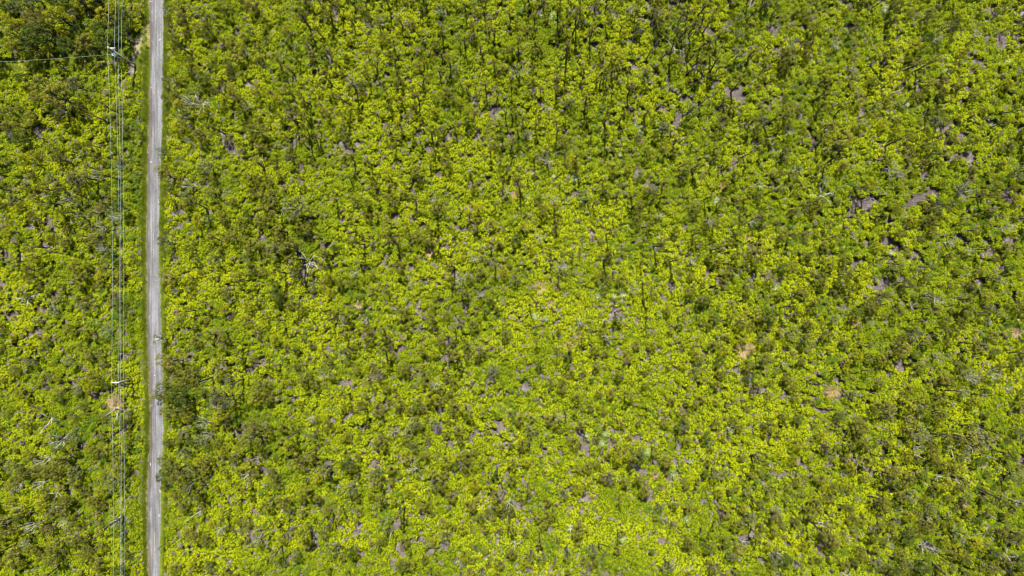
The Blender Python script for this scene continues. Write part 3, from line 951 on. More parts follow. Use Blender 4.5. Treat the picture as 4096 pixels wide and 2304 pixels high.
for _ in range(260):                                       # thin cover on the gravel apron
    x = random.uniform(540, 600); y = random.uniform(150, 215)
    if y < 215 - (x - 540) * 1.1 - 25: continue
    if random.random() < 0.3: gp.append((x, y)); gi_.append(3); gs_.append(random.uniform(0.3, 0.5))
gp = np.array(gp); ng_ = len(gp)
gpos = np.stack([(gp[:, 0] - 2048) * S, (1152 - gp[:, 1]) * S, np.full(ng_, 0.02)], 1)
gscl = np.array(gs_)
scatter('verge_grass', gcoll, gpos, np.stack([np.zeros(ng_), np.zeros(ng_), rng.uniform(0, 6.28, ng_)], 1), np.stack([gscl] * 3, 1), np.array(gi_),
        'green grass along both road edges and the side track', 'grass')

# ---------- trees: hero positions first, then by density
COLW = {'leaf_olive': 'olive', 'leaf_grey': 'grey-green', 'leaf_yellow': 'yellow-green', 'leaf_dark': 'dark green', 'leaf_rust': 'brownish'}
trees = []          # (px,py of crown in photo, template index, scale, rz, hero label)


def base_from_crown(px, py, h):
    """ground point whose tree of height h shows its crown at this pixel"""
    p = W(px, py, h)
    return p.x, p.y


HERO = [  # crown centre px, py, template, scale, label
    (640, 612, 5, 0.75, 'grey-green twiggy tree leaning over the right road edge above the yellow-green bush'),
    (628, 670, 7, 0.55, 'small yellow-green bush reaching over the right side of the upper road'),
    (655, 700, 0, 0.9, 'olive tree just below the yellow-green bush at the upper road edge'),
    (630, 1098, 12, 0.72, 'pale grey-green thin tree stretching right across the middle of the road'),
    (668, 1112, 0, 0.9, 'olive tree on the right verge behind the pale tree over the road'),
    (636, 1362, 5, 0.8, 'grey-green tree poking over the road midway down the right edge'),
    (648, 1440, 0, 0.8, 'olive tree on the right verge above the big overhanging tree'),
    (690, 1450, 1, 1.0, 'broad olive tree one step in from the right verge, lower middle'),
    (614, 1590, 8, 0.5, 'bright yellow-green lobe of bush over the lane, beside the big overhanging tree'),
    (650, 1560, 1, 1.05, 'big olive tree overhanging the road right of the second utility pole'),
    (700, 1580, 9, 1.1, 'dark dense tree right behind the big overhanging tree'),
    (668, 1650, 0, 0.95, 'olive tree on the verge just below the big overhanging tree'),
    (650, 1850, 0, 0.85, 'olive tree touching the right road edge in the lower part'),
    (640, 1905, 9, 0.75, 'dark tree whose branches reach over the lower road'),
    (690, 1890, 1, 1.2, 'broad olive tree behind the dark tree on the lower road edge'),
    (545, 40, 7, 0.7, 'low yellow-green tree inside the curve of the driveway, beside the road'),
    (500, 100, 9, 0.65, 'dark tree shading the mouth of the side track'),
    (470, 135, 9, 0.85, 'dark tree above the first utility pole'),
    (400, 150, 9, 1.15, 'large dark tree leaning over the side track left of the pole'),
    (330, 172, 1, 1.0, 'olive tree on the upper bank of the side track'),
    (250, 172, 9, 1.05, 'dark dense tree above the middle of the side track'),
    (140, 130, 9, 1.3, 'dark dense tree in the upper left wood near the tree ferns'),
    (50, 185, 8, 1.2, 'yellow-green tree at the left end of the upper wood'),
    (225, 60, 8, 1.6, 'large golden-green tree in the middle of the upper left wood'),
    (320, 20, 8, 1.3, 'yellow-green tree at the top edge of the upper left wood'),
    (400, 60, 7, 1.3, 'bushy yellow-green tree left of the wires in the upper wood'),
    (150, 350, 1, 1.2, 'broad olive tree just below the left part of the side track'),
    (210, 380, 1, 1.4, 'broad olive tree in the clump below the side track'),
    (290, 335, 6, 1.0, 'grey-green tree below the side track, left of the bright ferns'),
    (2470, 1810, 7, 1.3, 'rounded light green tree in the lower centre scrub'),
    (2475, 225, 7, 1.3, 'round yellow-green tree beside a bare patch, upper centre right'),
    (1170, 830, 6, 1.2, 'feathery grey-green tree beside the grey shrub patch'),
    (3375, 545, 1, 1.0, 'broad olive tree crown among the upper right ferns'),
    (1000, 1750, 1, 1.2, 'broad olive tree in the darker scrub right of the lower road'),
    (880, 1600, 6, 1.3, 'feathery grey-green tree in the darker scrub right of the lower road'),
    (1150, 1800, 7, 1.1, 'yellow-green tree at the lower left of the field'),
    (1210, 2150, 8, 1.2, 'golden yellow tree in the lower left field'),
    (2320, 2120, 1, 0.9, 'olive tree beside the pale rosettes near the bottom centre'),
]
for (px, py, ti, s, lab) in HERO:
    t = T[ti]
    bx, by = base_from_crown(px, py, t['h'] * s * 1.15)
    trees.append([bx, by, ti, s, random.random() * 6.28, lab])

st = 2.25
gx, gy = np.meshgrid(np.arange(-HX, HX, st), np.arange(-HY, HY, st))
TX = (gx + rng.uniform(-0.5, 0.5, gx.shape) * st).ravel(); TY = (gy + rng.uniform(-0.5, 0.5, gy.shape) * st).ravel()
tpx, tpy = topx(TX, TY)
den = tree_density(tpx, tpy)
cc = corridor(tpx, tpy)
uu = rng.random(len(TX))
hx = np.array([t[0] for t in trees]); hy = np.array([t[1] for t in trees])
for i in np.nonzero((uu < den * 0.60) & (cc > 0))[0]:
    x, y = TX[i], TY[i]
    d = den[i]
    if np.min(np.hypot(hx - x, hy - y)) < 1.8: continue
    px, py = tpx[i], tpy[i]
    l, r_ = road_edges(py)
    nr = min(abs(px - l), abs(px - r_)) * S
    if px < l and px > l - 60 and random.random() < 0.8: continue      # low growth between wires and road
    left = px < 600
    q = random.random()
    big = min(1.0, 0.15 + 0.6 * d)
    if px < 1300 or px > 3300 and py > 1100:
        wts = [2.5, 2 * big, 2.5, 2, 1.5, 1.4, 1.0 * big, 1.5, 1.4, .7 * big, 1, 1.2, 1.4, 3]
    elif py < 700 and px < 3000:
        wts = [1, .5, 2, 3, 3, .8, .3, .8, .6, .3, .8, .8, .5, 3]
    else:
        wts = [.8, .3, 2.2, 1.2, 1.2, .8, .3, 1, .5, .2, .8, 1.0, .7, 4]
    if 1150 < px < 3100 and py < 1050: wts = [.6, .3, 1.5, 6, 6, .8, .3, .5, .6, .3, .6, 1.2, .8, 2]
    if left and py < 240: wts = [2, 3, 1, 0, 0, 2, 2, 2, 2, 5, 2, .5, 0, .5]
    ti = random.choices(range(NLIVE), wts)[0]
    s = random.choice((random.uniform(0.42, 0.7), random.uniform(0.55, 0.95))) * (0.78 + 0.38 * big)
    if left and py < 240: s *= 1.25
    if nr < 2.5: s *= 0.7
    if 455 < px < 600 and py < 200: s *= 0.62
    if px < 600 and -30 < py - float(track_y(px)) < 62: continue
    if 500 < px < 600 and 95 < py < 320: continue
    trees.append([x, y, ti, s, random.random() * 6.28, None])


def in_view(x, y, h, m=0.0):
    k = CAM_H / (CAM_H - h)
    return abs(x) * k < 112.5 + m and abs(y) * k < 63.3 + m


vis = [t for t in trees if in_view(t[0], t[1], T[t[2]]['h'] * t[3] * 0.8)]
vis.sort(key=lambda t: (t[5] is None, -T[t[2]]['rad'] * t[3]))
indiv = vis[:300]
ids = set(id(t) for t in indiv)
rest = [t for t in trees if id(t) not in ids]


# labels: look + neighbourhood + order among look-alikes
def place_words(px, py):
    l, r_ = road_edges(py)
    rowi = min(5, max(0, int(py / 384)))
    rown = ['top edge', 'upper third', 'upper middle', 'lower middle', 'lower third', 'bottom edge'][rowi]
    if px < 600:
        if py < 215: return 'in the wood above the side track', 0
        if px > 425 and px < 505: return 'under the power lines, %s' % rown, 0
        if px >= 505: return 'between wires and road, %s' % rown, 0
        return 'in the scrub left of the wires, %s' % rown, 0
    if px < r_ + 50: return "on the road's right verge, %s" % rown, 0
    cols = [(960, 'just right of the road'), (1300, 'in the near left field'), (1700, 'in the left-centre field'), (2100, 'in the centre field'), (2500, 'in the centre-right field'),
            (2900, 'in the inner right field'), (3300, 'in the right field'), (3700, 'in the far right field'), (9999, 'at the right edge')]
    for c, w in cols:
        if px < c: return '%s, %s' % (w, rown), 0


lab = {}
for t in indiv:
    tt = T[t[2]]
    h = tt['h'] * t[3]
    k = CAM_H / (CAM_H - h * 0.8)
    px, py = topx(t[0] * k, t[1] * k)
    t.append((float(px), float(py)))
    if t[5]: continue
    sz = tt['rad'] * t[3]
    szw = 'large' if sz > 2.1 else ('mid-sized' if sz > 1.7 else 'small')
    look = '%s %s %s tree' % (szw, tt['kind'].replace('small ', ''), COLW[tt['leafmat']])
    base, _ = place_words(float(px), float(py))
    lab.setdefault(look + ' ' + base, []).append(t)
ORD = ['', 'second', 'third', 'fourth', 'fifth', 'sixth', 'seventh', 'eighth', 'ninth', 'tenth', 'eleventh', 'twelfth', 'thirteenth', 'fourteenth', 'fifteenth', 'sixteenth', 'seventeenth', 'eighteenth', 'nineteenth', 'twentieth'] + ['%dth' % k for k in range(21, 60)]
for key, lst in lab.items():
    if len(lst) == 1:
        lst[0][5] = key; continue
    lst.sort(key=lambda t: t[6][0])
    for i, t in enumerate(lst):
        w = 'leftmost' if i == 0 else ('rightmost' if i == len(lst) - 1 else '%s from left' % ORD[i])
        t[5] = (key + ', ' + w).replace('in the scrub left of the wires', 'left of the wires').replace("on the road's right verge", 'right of the road')
for t in indiv:
    tt = T[t[2]]
    e = empty('scrub_tree', (t[0], t[1], 0), t[4], t[3])
    tag(e, t[5], 'tree', 'trees standing in the fern scrub')
    e.scale.z = t[3] * 1.5
    obj('trunk', tt['trunk'], e); obj('crown', tt['crown'], e)

tc = lib_collection('small_tree', [joined(t) for t in T])
ra = np.array([[t[0], t[1], 0.0] for t in rest]); nr_ = len(rest)
rs = np.array([t[3] for t in rest])
scatter('distant_scrub_trees', tc, ra, np.stack([rng.normal(0, 0.06, nr_), rng.normal(0, 0.06, nr_), rng.uniform(0, 6.28, nr_)], 1),
        np.stack([rs, rs, rs * rng.uniform(1.25, 2.1, nr_)], 1), np.array([t[2] for t in rest]), 'the many smaller trees spread through the fern scrub', 'trees')
print('trees', len(trees), 'visible', len(vis), 'ferns', int(keep.sum()), 'grass', ng_)

# ---------- dead pale trees
DEADS = [(805, 410, 0, 1.3, 'bleached white leafless tree near the upper road, right side', 0.3), (3800, 1790, 2, 1.0, 'white forked dead branches in the lower right scrub', 0),
         (3880, 1790, 0, 0.8, 'bare white snag beside the forked dead branches, lower right', 0), (3435, 1860, 0, 0.9, 'leafless white tree in the right field above the bottom', 0),
         (3760, 1905, 1, 0.7, 'small white snag with downward twigs in the lower right', 0), (3855, 1940, 2, 0.8, 'pale snag with a straight trunk, lower right', 0),
         (3290, 780, 2, 1.1, 'white-branched bare tree right of centre, upper half', 0), (2700, 192, 2, 0.9, 'white bare branches in the upper centre-right field', 0),
         (1245, 1050, 2, 1.2, 'long pale fallen-looking branches left of centre', 0), (1090, 995, 3, 1.3, 'dark leafless tree above the pale branches, left of centre', 0),
         (1495, 1590, 0, 0.7, 'small pale snag in the lower left-centre field', 0), (1350, 1950, 1, 0.7, 'small white snag in the lower left field', 0),
         (1640, 1840, 0, 0.7, 'pale twiggy snag in the lower centre-left field', 0), (2890, 1735, 1, 0.6, 'short white stick-like snag in the lower right-centre', 0),
         (2060, 2170, 0, 0.7, 'twiggy pale snag near the bottom centre', 0), (3290, 2100, 1, 0.9, 'pale snag near the bottom right', 0),
         (4040, 2230, 0, 1.2, 'tall white dead tree in the bottom right corner', 0), (3950, 2130, 2, 0.9, 'long pale dead branch near the bottom right corner', 0),
         (460, 1640, 2, 1.1, 'pile of tan dead branches beneath the wires', 0), (110, 1190, 2, 1.0, 'grey leafless tree at the left edge, mid height', 0),
         (195, 1690, 1, 1.2, 'grey snag left of the wires in the lower half', 0), (110, 470, 3, 1.0, 'dark bare trunk left of the wires, upper part', 0),
         (200, 1840, 0, 0.9, 'grey twiggy snag in the lower left scrub', 0), (790, 2060, 1, 1.0, 'pale snag right of the lower road', 0),
         (230, 1975, 2, 0.9, 'pale leafless tree in the lower left scrub', 0), (2240, 130, 3, 1.0, 'dark bare tree in the upper centre', 0)]
for (px, py, di, s, lab_, rz) in DEADS:
    t = D[di]
    bx, by = base_from_crown(px, py, t['h'] * s * 0.7)
    e = empty('dead_tree', (bx, by, 0.2), random.random() * 6.28, s)
    tag(e, lab_, 'dead tree', 'leafless dead trees')
    obj('trunk', t['trunk'], e); obj('branches', t['crown'], e)

# slender bare dark trunks: part of the crowd in the upper centre
snag_xy = []
for _ in range(520):
    px = random.uniform(1000, 4050); py = random.uniform(20, 2280)
    if random.random() > (1.0 if py < 600 and px < 3000 else 0.42): continue
    snag_xy.append((px, py))
sm = []
for q in range(5):
    r = np.random.default_rng(900 + q)
    mb = MB(); P = [Vector((0, 0, -0.1))]
    H = 5.5 + 3 * r.random()
    for k in range(1, 6): P.append(Vector((r.normal() * 0.12 * k ** .7, r.normal() * 0.12 * k ** .7, H * k / 5)))
    mb.tube(P, [0.17, 0.15, 0.13, 0.11, 0.09, 0.04], 6)
    for b in range(4):
        st_ = P[2 + int(r.integers(0, 3))]; a = r.random() * 6.28
        e_ = st_ + Vector((math.cos(a) * 0.7, math.sin(a) * 0.7, 0.8 * r.random() + .2))
        mb.tube([st_, st_.lerp(e_, .5) + Vector((0, 0, -.08)), e_], [0.05, 0.035, 0.015], 4)
    sm.append(mb.data('bare_trunk', M['bark'] if q else M['twig'], True))
sc_ = lib_collection('bare_trunk', sm)
sp_ = np.array([W(a, b) for a, b in snag_xy]); ns_ = len(sp_)
groups = {}
for i, (px, py) in enumerate(snag_xy):
    o = obj('bare_trunk', sm[i % 5], None, tuple(W(px, py)))
    o.rotation_euler = (random.gauss(0, 0.06), random.gauss(0, 0.06), random.random() * 6.28)
    s = random.uniform(0.6, 1.05); o.scale = (s, s, s)
    base, _ = place_words(px, py)
    base = 'slender %s bare trunk rising %s' % ('grey' if i % 5 == 0 else 'dark', base)
    groups.setdefault(base, []).append((px, o))
    tag(o, base, 'bare trunk', 'slender bare trunks among the ferns')
for key, lst in groups.items():
    if len(lst) == 1: continue
    lst.sort(key=lambda q: q[0])
    for i, (px, o) in enumerate(lst):
        if i == 0: o['label'] = key + ', leftmost'
        elif i == len(lst) - 1: o['label'] = key + ', rightmost'
        else: o['label'] = key + ', ' + ORD[min(i, 55)] + ' from left'

# ---------- screwpine / palm-like rosettes
def rosette(seed, n, L, wid, mat, droop=0.5, rise=0.9, segs=3):
    r = np.random.default_rng(seed)
    v, f, lv = [], [], []
    for k in range(n):
        a = k * 2.399 + r.normal() * 0.15
        el = rise * (0.25 + 0.75 * k / n)
        d = Vector((math.cos(a), math.sin(a), 0)); side = Vector((-math.sin(a), math.cos(a), 0))
        l = L * (0.75 + 0.35 * r.random()); x = 0.0; z = 0.25; ang = el
        b = len(v); q = r.random()
        for s_ in range(segs + 1):
            w = wid * (1.0 - 0.85 * s_ / segs) if s_ else wid * 0.6
            c = d * x + Vector((0, 0, z))
            v += [tuple(c - side * w), tuple(c + side * w)]; lv += [q, q]
            x += math.cos(ang) * l / segs; z += math.sin(ang) * l / segs; ang -= droop
        for s_ in range(segs):
            f.append((b + 2 * s_, b + 2 * s_ + 1, b + 2 * s_ + 3, b + 2 * s_ + 2))
    return mesh('leaf_rosette', v, f, [M[mat]], attr={'lv': lv})


ros = [rosette(51, 26, 1.1, 0.055, 'palm', 0.45), rosette(52, 20, 0.9, 0.06, 'palm', 0.55), rosette(53, 34, 1.25, 0.05, 'palm', 0.4)]
stem = MB().tube([(0, 0, -0.8), (0.03, 0.02, -0.2), (0, 0, 0.32)], [0.10, 0.09, 0.07], 6).data('stem', M['bark'], True)
ROS = [(3342, 193), (3628, 420), (3035, 742), (2560, 520), (2480, 620), (2545, 500), (2620, 490), (2690, 430), (2285, 45), (2210, 65), (2165, 60), (3540, 40), (2300, 715), (2215, 706), (2490, 1178), (2455, 1185),
       (2390, 1185), (2137, 1265), (2185, 1275), (2640, 1260), (2235, 1665), (2400, 1780), (2565, 1800), (2575, 1820), (2590, 1805), (2760, 1845), (2230, 1670), (2420, 1735), (2345, 1740), (2490, 2150), (2745, 2075),
       (2765, 2270), (2690, 2265), (2410, 1770), (2480, 1165), (2860, 805), (2110, 788), (4030, 250), (3780, 290), (3100, 1150), (3560, 1010), (2690, 1895), (2280, 2110), (3360, 900), (1990, 470)]
groups = {}
for i, (px, py) in enumerate(ROS):
    big = random.random()
    e = empty('screwpine', W(px, py, 1.0), random.random() * 6.28, random.uniform(0.8, 1.15))
    obj('leaf_rosette', ros[i % 3], e); obj('stem', stem, e)
    base, _ = place_words(px, py)
    base = '%s pale spiky leaf rosette %s' % (['wide', 'small', 'dense'][i % 3], base)
    groups.setdefault(base, []).append((px, e)); tag(e, base, 'screwpine', 'pale spiky rosettes among the ferns')
for key, lst in groups.items():
    if len(lst) > 1:
        lst.sort(key=lambda q: q[0])
        for i, (px, o) in enumerate(lst):
            o['label'] = key + (', leftmost' if i == 0 else ', rightmost' if i == len(lst) - 1 else ', %s from left' % ORD[min(i, 55)])

# ---------- tree ferns by the side track and one big-leaved shrub
fr = MB()
def tree_fern(seed, nf=9, L=1.9):
    r = np.random.default_rng(seed)
    v, f, lv = [], [], []
    for k in range(nf):
        a = k * 6.283 / nf + r.normal() * 0.12
        d = Vector((math.cos(a), math.sin(a), 0)); side = Vector((-math.sin(a), math.cos(a), 0))
        x, z, ang = 0.05, 2.0, 0.6
        q = r.random() * .6
        for s_ in range(12):
            st_ = L / 12
            x += math.cos(ang) * st_; z += math.sin(ang) * st_; ang -= 0.12
            w = 0.42 * math.sin(math.pi * (s_ + 1.2) / 13.5)
            for sg in (-1, 1):
                b = len(v); c = d * x + Vector((0, 0, z))
                tip = c + side * sg * w + d * 0.12 - Vector((0, 0, 0.06))
                v += [tuple(c - d * 0.05), tuple(c + d * 0.05), tuple(tip)]
                f.append((b, b + 1, b + 2)); lv += [q + .4 * r.random()] * 3
    return mesh('fronds', v, f, [M['frond']], attr={'lv': lv})


tf_m = [tree_fern(61), tree_fern(62, 8, 1.6)]
tf_t = MB().tube([(0, 0, 0), (0.05, 0, 1.0), (0, 0, 2.05)], [0.16, 0.13, 0.10], 7).data('trunk', M['bark'], True)
for (px, py, i, s, lb) in [(193, 205, 0, 1.0, 'bright tree fern with spread fronds at the upper edge of the side track'), (112, 205, 1, 1.0, 'yellowing tree fern left of the brightest one by the side track'),
                           (170, 192, 1, 0.8, 'small tree fern tucked behind the brightest one by the side track'), (135, 235, 0, 0.9, 'yellow tree fern hanging over the side track rut'),
                           (90, 250, 1, 0.8, 'small tree fern nearest the left edge by the side track'), (70, 118, 1, 0.7, 'tree fern in the shade of the upper left wood')]:
    e = empty('tree_fern', W(px, py, 2.6), random.random() * 6, s)
    e.location.z = 0.8
    tag(e, lb, 'tree fern', 'tree ferns by the side track')
    obj('fronds', tf_m[i], e); obj('trunk', tf_t, e)

# flowering shrub by the track
for (px, py, lb) in [(327, 246, 'low shrub with yellow flowers on the lower bank of the side track'), (345, 247, 'smaller yellow-flowered shrub right of the larger one by the track')]:
    e = empty('flowering_shrub', W(px, py, 0.3), 0, 1.0)
    tag(e, lb, 'shrub')
    obj('foliage', fern_meshes[8], e)
    mb = MB()
    for k in range(12 if px < 340 else 5):
        a = random.random() * 6.28; q = random.random() * 0.6
        mb.tube([(math.cos(a) * q, math.sin(a) * q, 0.42 - q * .3), (math.cos(a) * q + .02, math.sin(a) * q, 0.52 - q * .3)], [0.05, 0.12], 5)
    obj('blossoms', mb.data('blossoms', M['flower']), e)

# ---------- tan grass clumps
def tan_clump(seed, n=170, rad=0.9, h=1.0, mat='dry_grass'):
    r = np.random.default_rng(seed)
    a = r.random(n) * 6.283
    rd = np.stack([np.cos(a), np.sin(a), np.zeros(n)], 1)
    base = rd * (r.random((n, 1)) ** 0.7 * rad * 0.45)
    out = r.uniform(0.3, 1.1, (n, 1)) * rad
    hh = r.uniform(0.4, 1.0, (n, 1)) * h
    tip = base + rd * out + np.array([0, 0, 1.0]) * hh * 0.45
    mid = base + rd * out * 0.45 + np.array([0, 0, 1.0]) * hh * 0.8
    sd_ = np.stack([-rd[:, 1], rd[:, 0], np.zeros(n)], 1) * 0.03
    v = np.stack([base, mid - sd_, tip, mid + sd_], 1).reshape(-1, 3)
    return mesh('grass_blades', v, np.arange(n * 4, dtype=np.int32).reshape(n, 4), [M[mat]], attr={'lv': np.repeat(r.random(n), 4)})


tcm = [tan_clump(71), tan_clump(72, rad=1.2, n=220), tan_clump(73, rad=0.7, n=120)]
TAN = [(2165, 1150, 1, 1.0, 'tan dry grass clump at the centre of the field, larger of the close pair'), (2230, 1148, 2, 1.0, 'small tan dry grass clump right of the larger one at the centre'),
       (2200, 1215, 2, 0.9, 'tan dry grass clump just below the central pair'), (2970, 1400, 1, 1.1, 'wide brown-tan grass clump in the right-centre field'), (3000, 1390, 0, 0.9, 'pale tan tuft at the upper right of the wide brown clump'),
       (2450, 308, 0, 0.9, 'reddish tan grass clump in the upper centre-right field'), (2275, 385, 0, 0.8, 'brownish tan clump in the upper centre field'), (2275, 1385, 0, 1.0, 'tan grass clump below centre, left of the olive trees'),
       (2310, 1340, 2, 1.0, 'brown clump right of and above another tan clump, below centre'), (1435, 1220, 2, 1.0, 'tan tuft beside a bare gap left of centre'), (1720, 1010, 0, 0.8, 'tan clump among trees left of centre'),
       (2060, 780, 0, 0.9, 'tan clump above centre'), (1590, 740, 1, 0.8, 'olive tan grass clump in the left-centre field'), (1715, 1015, 2, 0.8, 'small tan tuft touching another, left of centre'), (3330, 1565, 1, 1.0, 'flattened tan clump in the lower right field'),
       (3420, 1290, 2, 1.0, 'tan tuft in the right field, mid height'), (4060, 1330, 0, 1.1, 'pinkish tan clump at the right edge, mid height'), (1100, 1890, 2, 1.0, 'tan tuft in the lower left field'), (2890, 745, 2, 0.9, 'tan tuft right of centre, upper half'),
       (3855, 2010, 0, 1.0, 'tan clump in the lower right scrub'), (2620, 1900, 2, 0.9, 'tan tuft in the lower centre-right field'), (460, 1610, 1, 1.1, 'tan heap of dead fronds beneath the wires, lower half'),
       (2560, 565, 2, 0.8, 'tan tuft in the upper centre-right field'), (1120, 2035, 0, 0.9, 'pinkish tan clump in the lower left field'), (2990, 950, 2, 0.8, 'tan tuft in the inner right field')]
for (px, py, i, s, lb) in TAN:
    o = obj('dry_grass_clump', tcm[i], None, W(px, py, 0.9)); o.location.z = 0.75
    o.rotation_euler = (0, 0, random.random() * 6.28); o.scale = (s * 1.25, s * 1.25, s)
    tag(o, lb, 'grass clump', 'tan dry grass clumps')

# ---------- small pale things
for (px, py, rr, lb) in [(716, 443, 0.28, 'white boulder in the scrub right of the upper road'), (711, 450, 0.20, 'smaller grey boulder touching the white one near the upper road'),
                         (561, 2060, 0.13, 'small white scrap on the left verge of the lower road'), (619, 1502, 0.09, 'small white stone lying on the road by the second pole'),
                         (602, 1856, 0.10, 'thin white stick lying on the road edge, lower part'), (590, 612, 0.08, 'tiny white stone on the left road edge, upper half')]:
    mb = MB()
    r = random.Random(px)
    bpts = []
    if 'stick' in lb:
        p = W(px, py, 0.15); mb.tube([(0.1, -0.35, 0), (0, 0, 0.03), (-0.08, 0.35, 0)], [0.05, 0.06, 0.03], 5)
        o = obj('white_stick', mb.data('stick', M['stone']), None, (p.x, p.y, 0.15)); tag(o, lb, 'stick')
        continue
    import bmesh
    bm = bmesh.new(); bmesh.ops.create_icosphere(bm, subdivisions=2, radius=rr)
    for v in bm.verts: v.co *= 0.8 + 0.35 * r.random(); v.co.z *= 0.7
    me = bpy.data.meshes.new('stone'); bm.to_mesh(me); bm.free(); me.materials.append(M['stone'])
    z = 1.3 if px > 700 else 0.12
    p = W(px, py, z)
    o = obj('stone' if 'scrap' not in lb else 'litter', me, None, (p.x, p.y, z)); tag(o, lb, 'stone' if 'scrap' not in lb else 'litter')

# ---------- utility poles
def pole_things(base, top, h, label, arm_off, arm_z, transformer=False, arm_len=1.55):
    b = Vector(base); t = Vector(top)
    e = empty('utility_pole', b)
    tag(e, label, 'utility pole', 'utility poles along the left of the road')
    d = t - b
    obj('shaft', MB().tube([Vector((0, 0, -0.5)), d * 0.5, d], [0.19, 0.165, 0.13], 10).data('shaft', M['pole'], True), e)
    ac = d * (arm_z / d.z) + Vector((arm_off, 0.16, 0))
    obj('crossarm', MB().box(ac, (arm_len / 2, 0.075, 0.07)).data('crossarm', M['arm']), e)
    obj('brace', MB().tube([ac + Vector((-0.5, 0.0, -0.05)), Vector((d.x * .9, d.y * .9 + .16, arm_z - 0.7))], 0.025, 5).tube([ac + Vector((0.5, 0.0, -0.05)), Vector((d.x * .9, d.y * .9 + .16, arm_z - 0.7))], 0.025, 5).data('brace', M['arm']), e)
    for sx in (-1, 1):
        c = ac + Vector((sx * (arm_len / 2 - 0.08), 0, 0.07))
        obj('insulator', MB().tube([c, c + Vector((0, 0, 0.06)), c + Vector((0, 0, 0.1)), c + Vector((0, 0, 0.2)), c + Vector((0, 0, 0.24))], [0.05, 0.05, 0.11, 0.08, 0.05], 10).data('insulator', M['ceramic'], True), e)
    c = d + Vector((-0.05, 0.12, 0))
    obj('insulator', MB().tube([c, c + Vector((-0.1, 0.1, 0.12)), c + Vector((-0.14, 0.14, 0.2))], [0.05, 0.09, 0.04], 8).data('insulator', M['ceramic'], True), e)
    for k in range(3):
        p = d * (0.3 + 0.15 * k)
        obj('step_bolt', MB().tube([p + Vector((-0.25, 0, 0)), p + Vector((0.25, 0, 0))], 0.02, 5).data('step_bolt', M['arm']), e)
    if transformer:
        c = Vector((d.x * .8 - 0.1, -0.5, h * 0.76))
        tr = obj('transformer', MB().tube([c, c + Vector((0, 0, 0.05)), c + Vector((0, 0, 0.85)), c + Vector((0, 0, 0.95))], [0.26, 0.32, 0.32, 0.24], 16).data('transformer', M['can'], True), e)
        for sx in (-1, 1):
            q = c + Vector((sx * 0.13, 0.05, 0.93))
            obj('bushing', MB().tube([q, q + Vector((0, 0, 0.1)), q + Vector((0, 0, 0.2)), q + Vector((0, 0, 0.25))], [0.06, 0.09, 0.05, 0.02], 8).data('bushing', M['ceramic'], True), tr)
        obj('bracket', MB().box(c + Vector((0, 0.32, 0.45)), (0.06, 0.2, 0.25)).data('bracket', M['arm']), tr)
        q = Vector((d.x * .9 - 0.45, 0.45, h * 0.93))
        obj('fuse_cutout', MB().tube([q, q + Vector((-0.05, 0.1, 0.4))], [0.07, 0.05], 7).data('fuse_cutout', M['ceramic'], True), e)
        q = Vector((d.x * .15 - 0.3, -0.12, h * 0.18))
        obj('conduit', MB().tube([Vector((0.16, -0.16, 0)), d * 0.45 + Vector((0.15, -0.15, 0)), d * 0.8 + Vector((.13, -.15, 0))], [0.05, 0.05, 0.04], 6).data('conduit', M['arm'], True), e)
    return b + ac, b, d


def short_pole(base, h, label):
    b = Vector(base)
    e = empty('utility_pole', b)
    tag(e, label, 'utility pole', 'utility poles along the left of the road')
    obj('shaft', MB().tube([(0, 0, -0.5), (0, 0, h * 0.5), (0, 0, h)], [0.14, 0.12, 0.10], 8).data('shaft', M['pole_dark'], True), e)
    for z in (h - 0.1, h - 1.2):
        obj('bracket', MB().box((0, 0.14, z), (0.07, 0.06, 0.05)).data('bracket', M['arm']), e)
    return b


P1b = W(542, 260); P1t = W(437, 192, 9.7)
P2b = W(541.5, 1512); P2t = W(459, 1533, 7.9)
sp_y = P1b.y - P2b.y
a1, b1, d1 = pole_things(P1b, P1t, 9.7, 'upper weathered wooden utility pole with transformer by the side track', 0.25, 9.25, True)
a2, b2, d2 = pole_things(P2b, P2t, 7.9, 'lower grey utility pole with a white crossarm, beside the lower half of the road', 0.10, 7.7, False, 1.65)
a0, b0, d0 = pole_things(P1b + Vector((0.1, sp_y, 0)), P1t + Vector((0.1, sp_y, 0)), 9.7, 'utility pole beyond the top of the photo', 0.25, 9.25)
a3, b3, d3 = pole_things(P2b + Vector((0.2, -sp_y, 0)), P2t + Vector((0.2, -sp_y, 0)) + Vector((0, 0, .8)), 8.7, 'utility pole beyond the bottom of the photo', 0.25, 8.4)
Q1 = short_pole(W(540, 272), 6.5, 'shorter dark twin pole standing just below the upper pole with transformer')
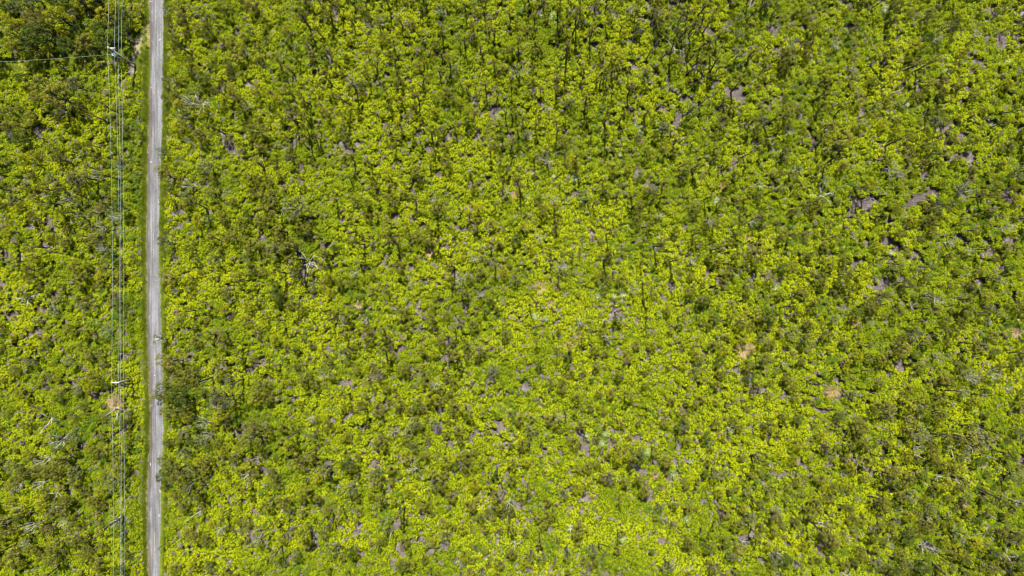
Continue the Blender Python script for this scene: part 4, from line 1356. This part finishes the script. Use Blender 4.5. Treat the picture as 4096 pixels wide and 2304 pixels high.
Q2 = short_pole(W(541, 1529), 5.8, 'shorter dark twin pole standing just below the lower grey pole')
Q0 = short_pole(Q1 + Vector((0.1, sp_y, 0)), 6.5, 'shorter twin pole beyond the top of the photo')
Q3 = short_pole(Q2 + Vector((0.2, -sp_y, 0)), 5.8, 'shorter twin pole beyond the bottom of the photo')


def wire(pts, sags, rad, label, name='power_line'):
    P = []
    for i in range(len(pts) - 1):
        a, b = Vector(pts[i]), Vector(pts[i + 1])
        for k in range(24):
            t = k / 24
            p = a.lerp(b, t); p.z -= sags[i] * 4 * t * (1 - t); P.append(p)
    P.append(Vector(pts[-1]))
    mb = MB().tube(P, rad, 6)
    o = obj(name, mb.data(name, M['wire'], True))
    tag(o, label, 'power line', 'overhead wires along the left of the road')


def armpt(a, sx, L): return a + Vector((sx * (L / 2 - 0.08), 0, 0.32))
wire([armpt(a0, -1, 1.55), armpt(a1, -1, 1.55), armpt(a2, -1, 1.65), armpt(a3, -1, 1.55)], [0.9, 0.95, 0.8], 0.02, 'leftmost of the four overhead wires')
wire([armpt(a0, 1, 1.55), armpt(a1, 1, 1.55), armpt(a2, 1, 1.65), armpt(a3, 1, 1.55)], [0.9, 0.95, 0.8], 0.02, 'second overhead wire from the left')
wire([Q0 + Vector((0, .2, 6.4)), Q1 + Vector((0, .2, 6.4)), Q2 + Vector((0, .2, 5.7)), Q3 + Vector((0, .2, 5.7))], [0.5, 0.5, 0.4], 0.02, 'third overhead wire from the left, on the twin poles')
wire([Q0 + Vector((0, .2, 5.3)), Q1 + Vector((0, .2, 5.3)), Q2 + Vector((0, .2, 4.6)), Q3 + Vector((0, .2, 4.6))], [0.5, 0.5, 0.4], 0.028, 'rightmost of the four overhead wires, the thickest')
sx0 = W(452, 217, 8.0)
sx1 = W(-330, 262, 7.0)
wire([sx0, sx1], [0.7], 0.02, 'single service wire crossing left from the transformer over the side track', 'service_line')
q = short_pole((sx1.x, sx1.y, 0), 7.0, 'pole holding the far end of the service wire beyond the left edge')
print('objects', len(SC.objects))
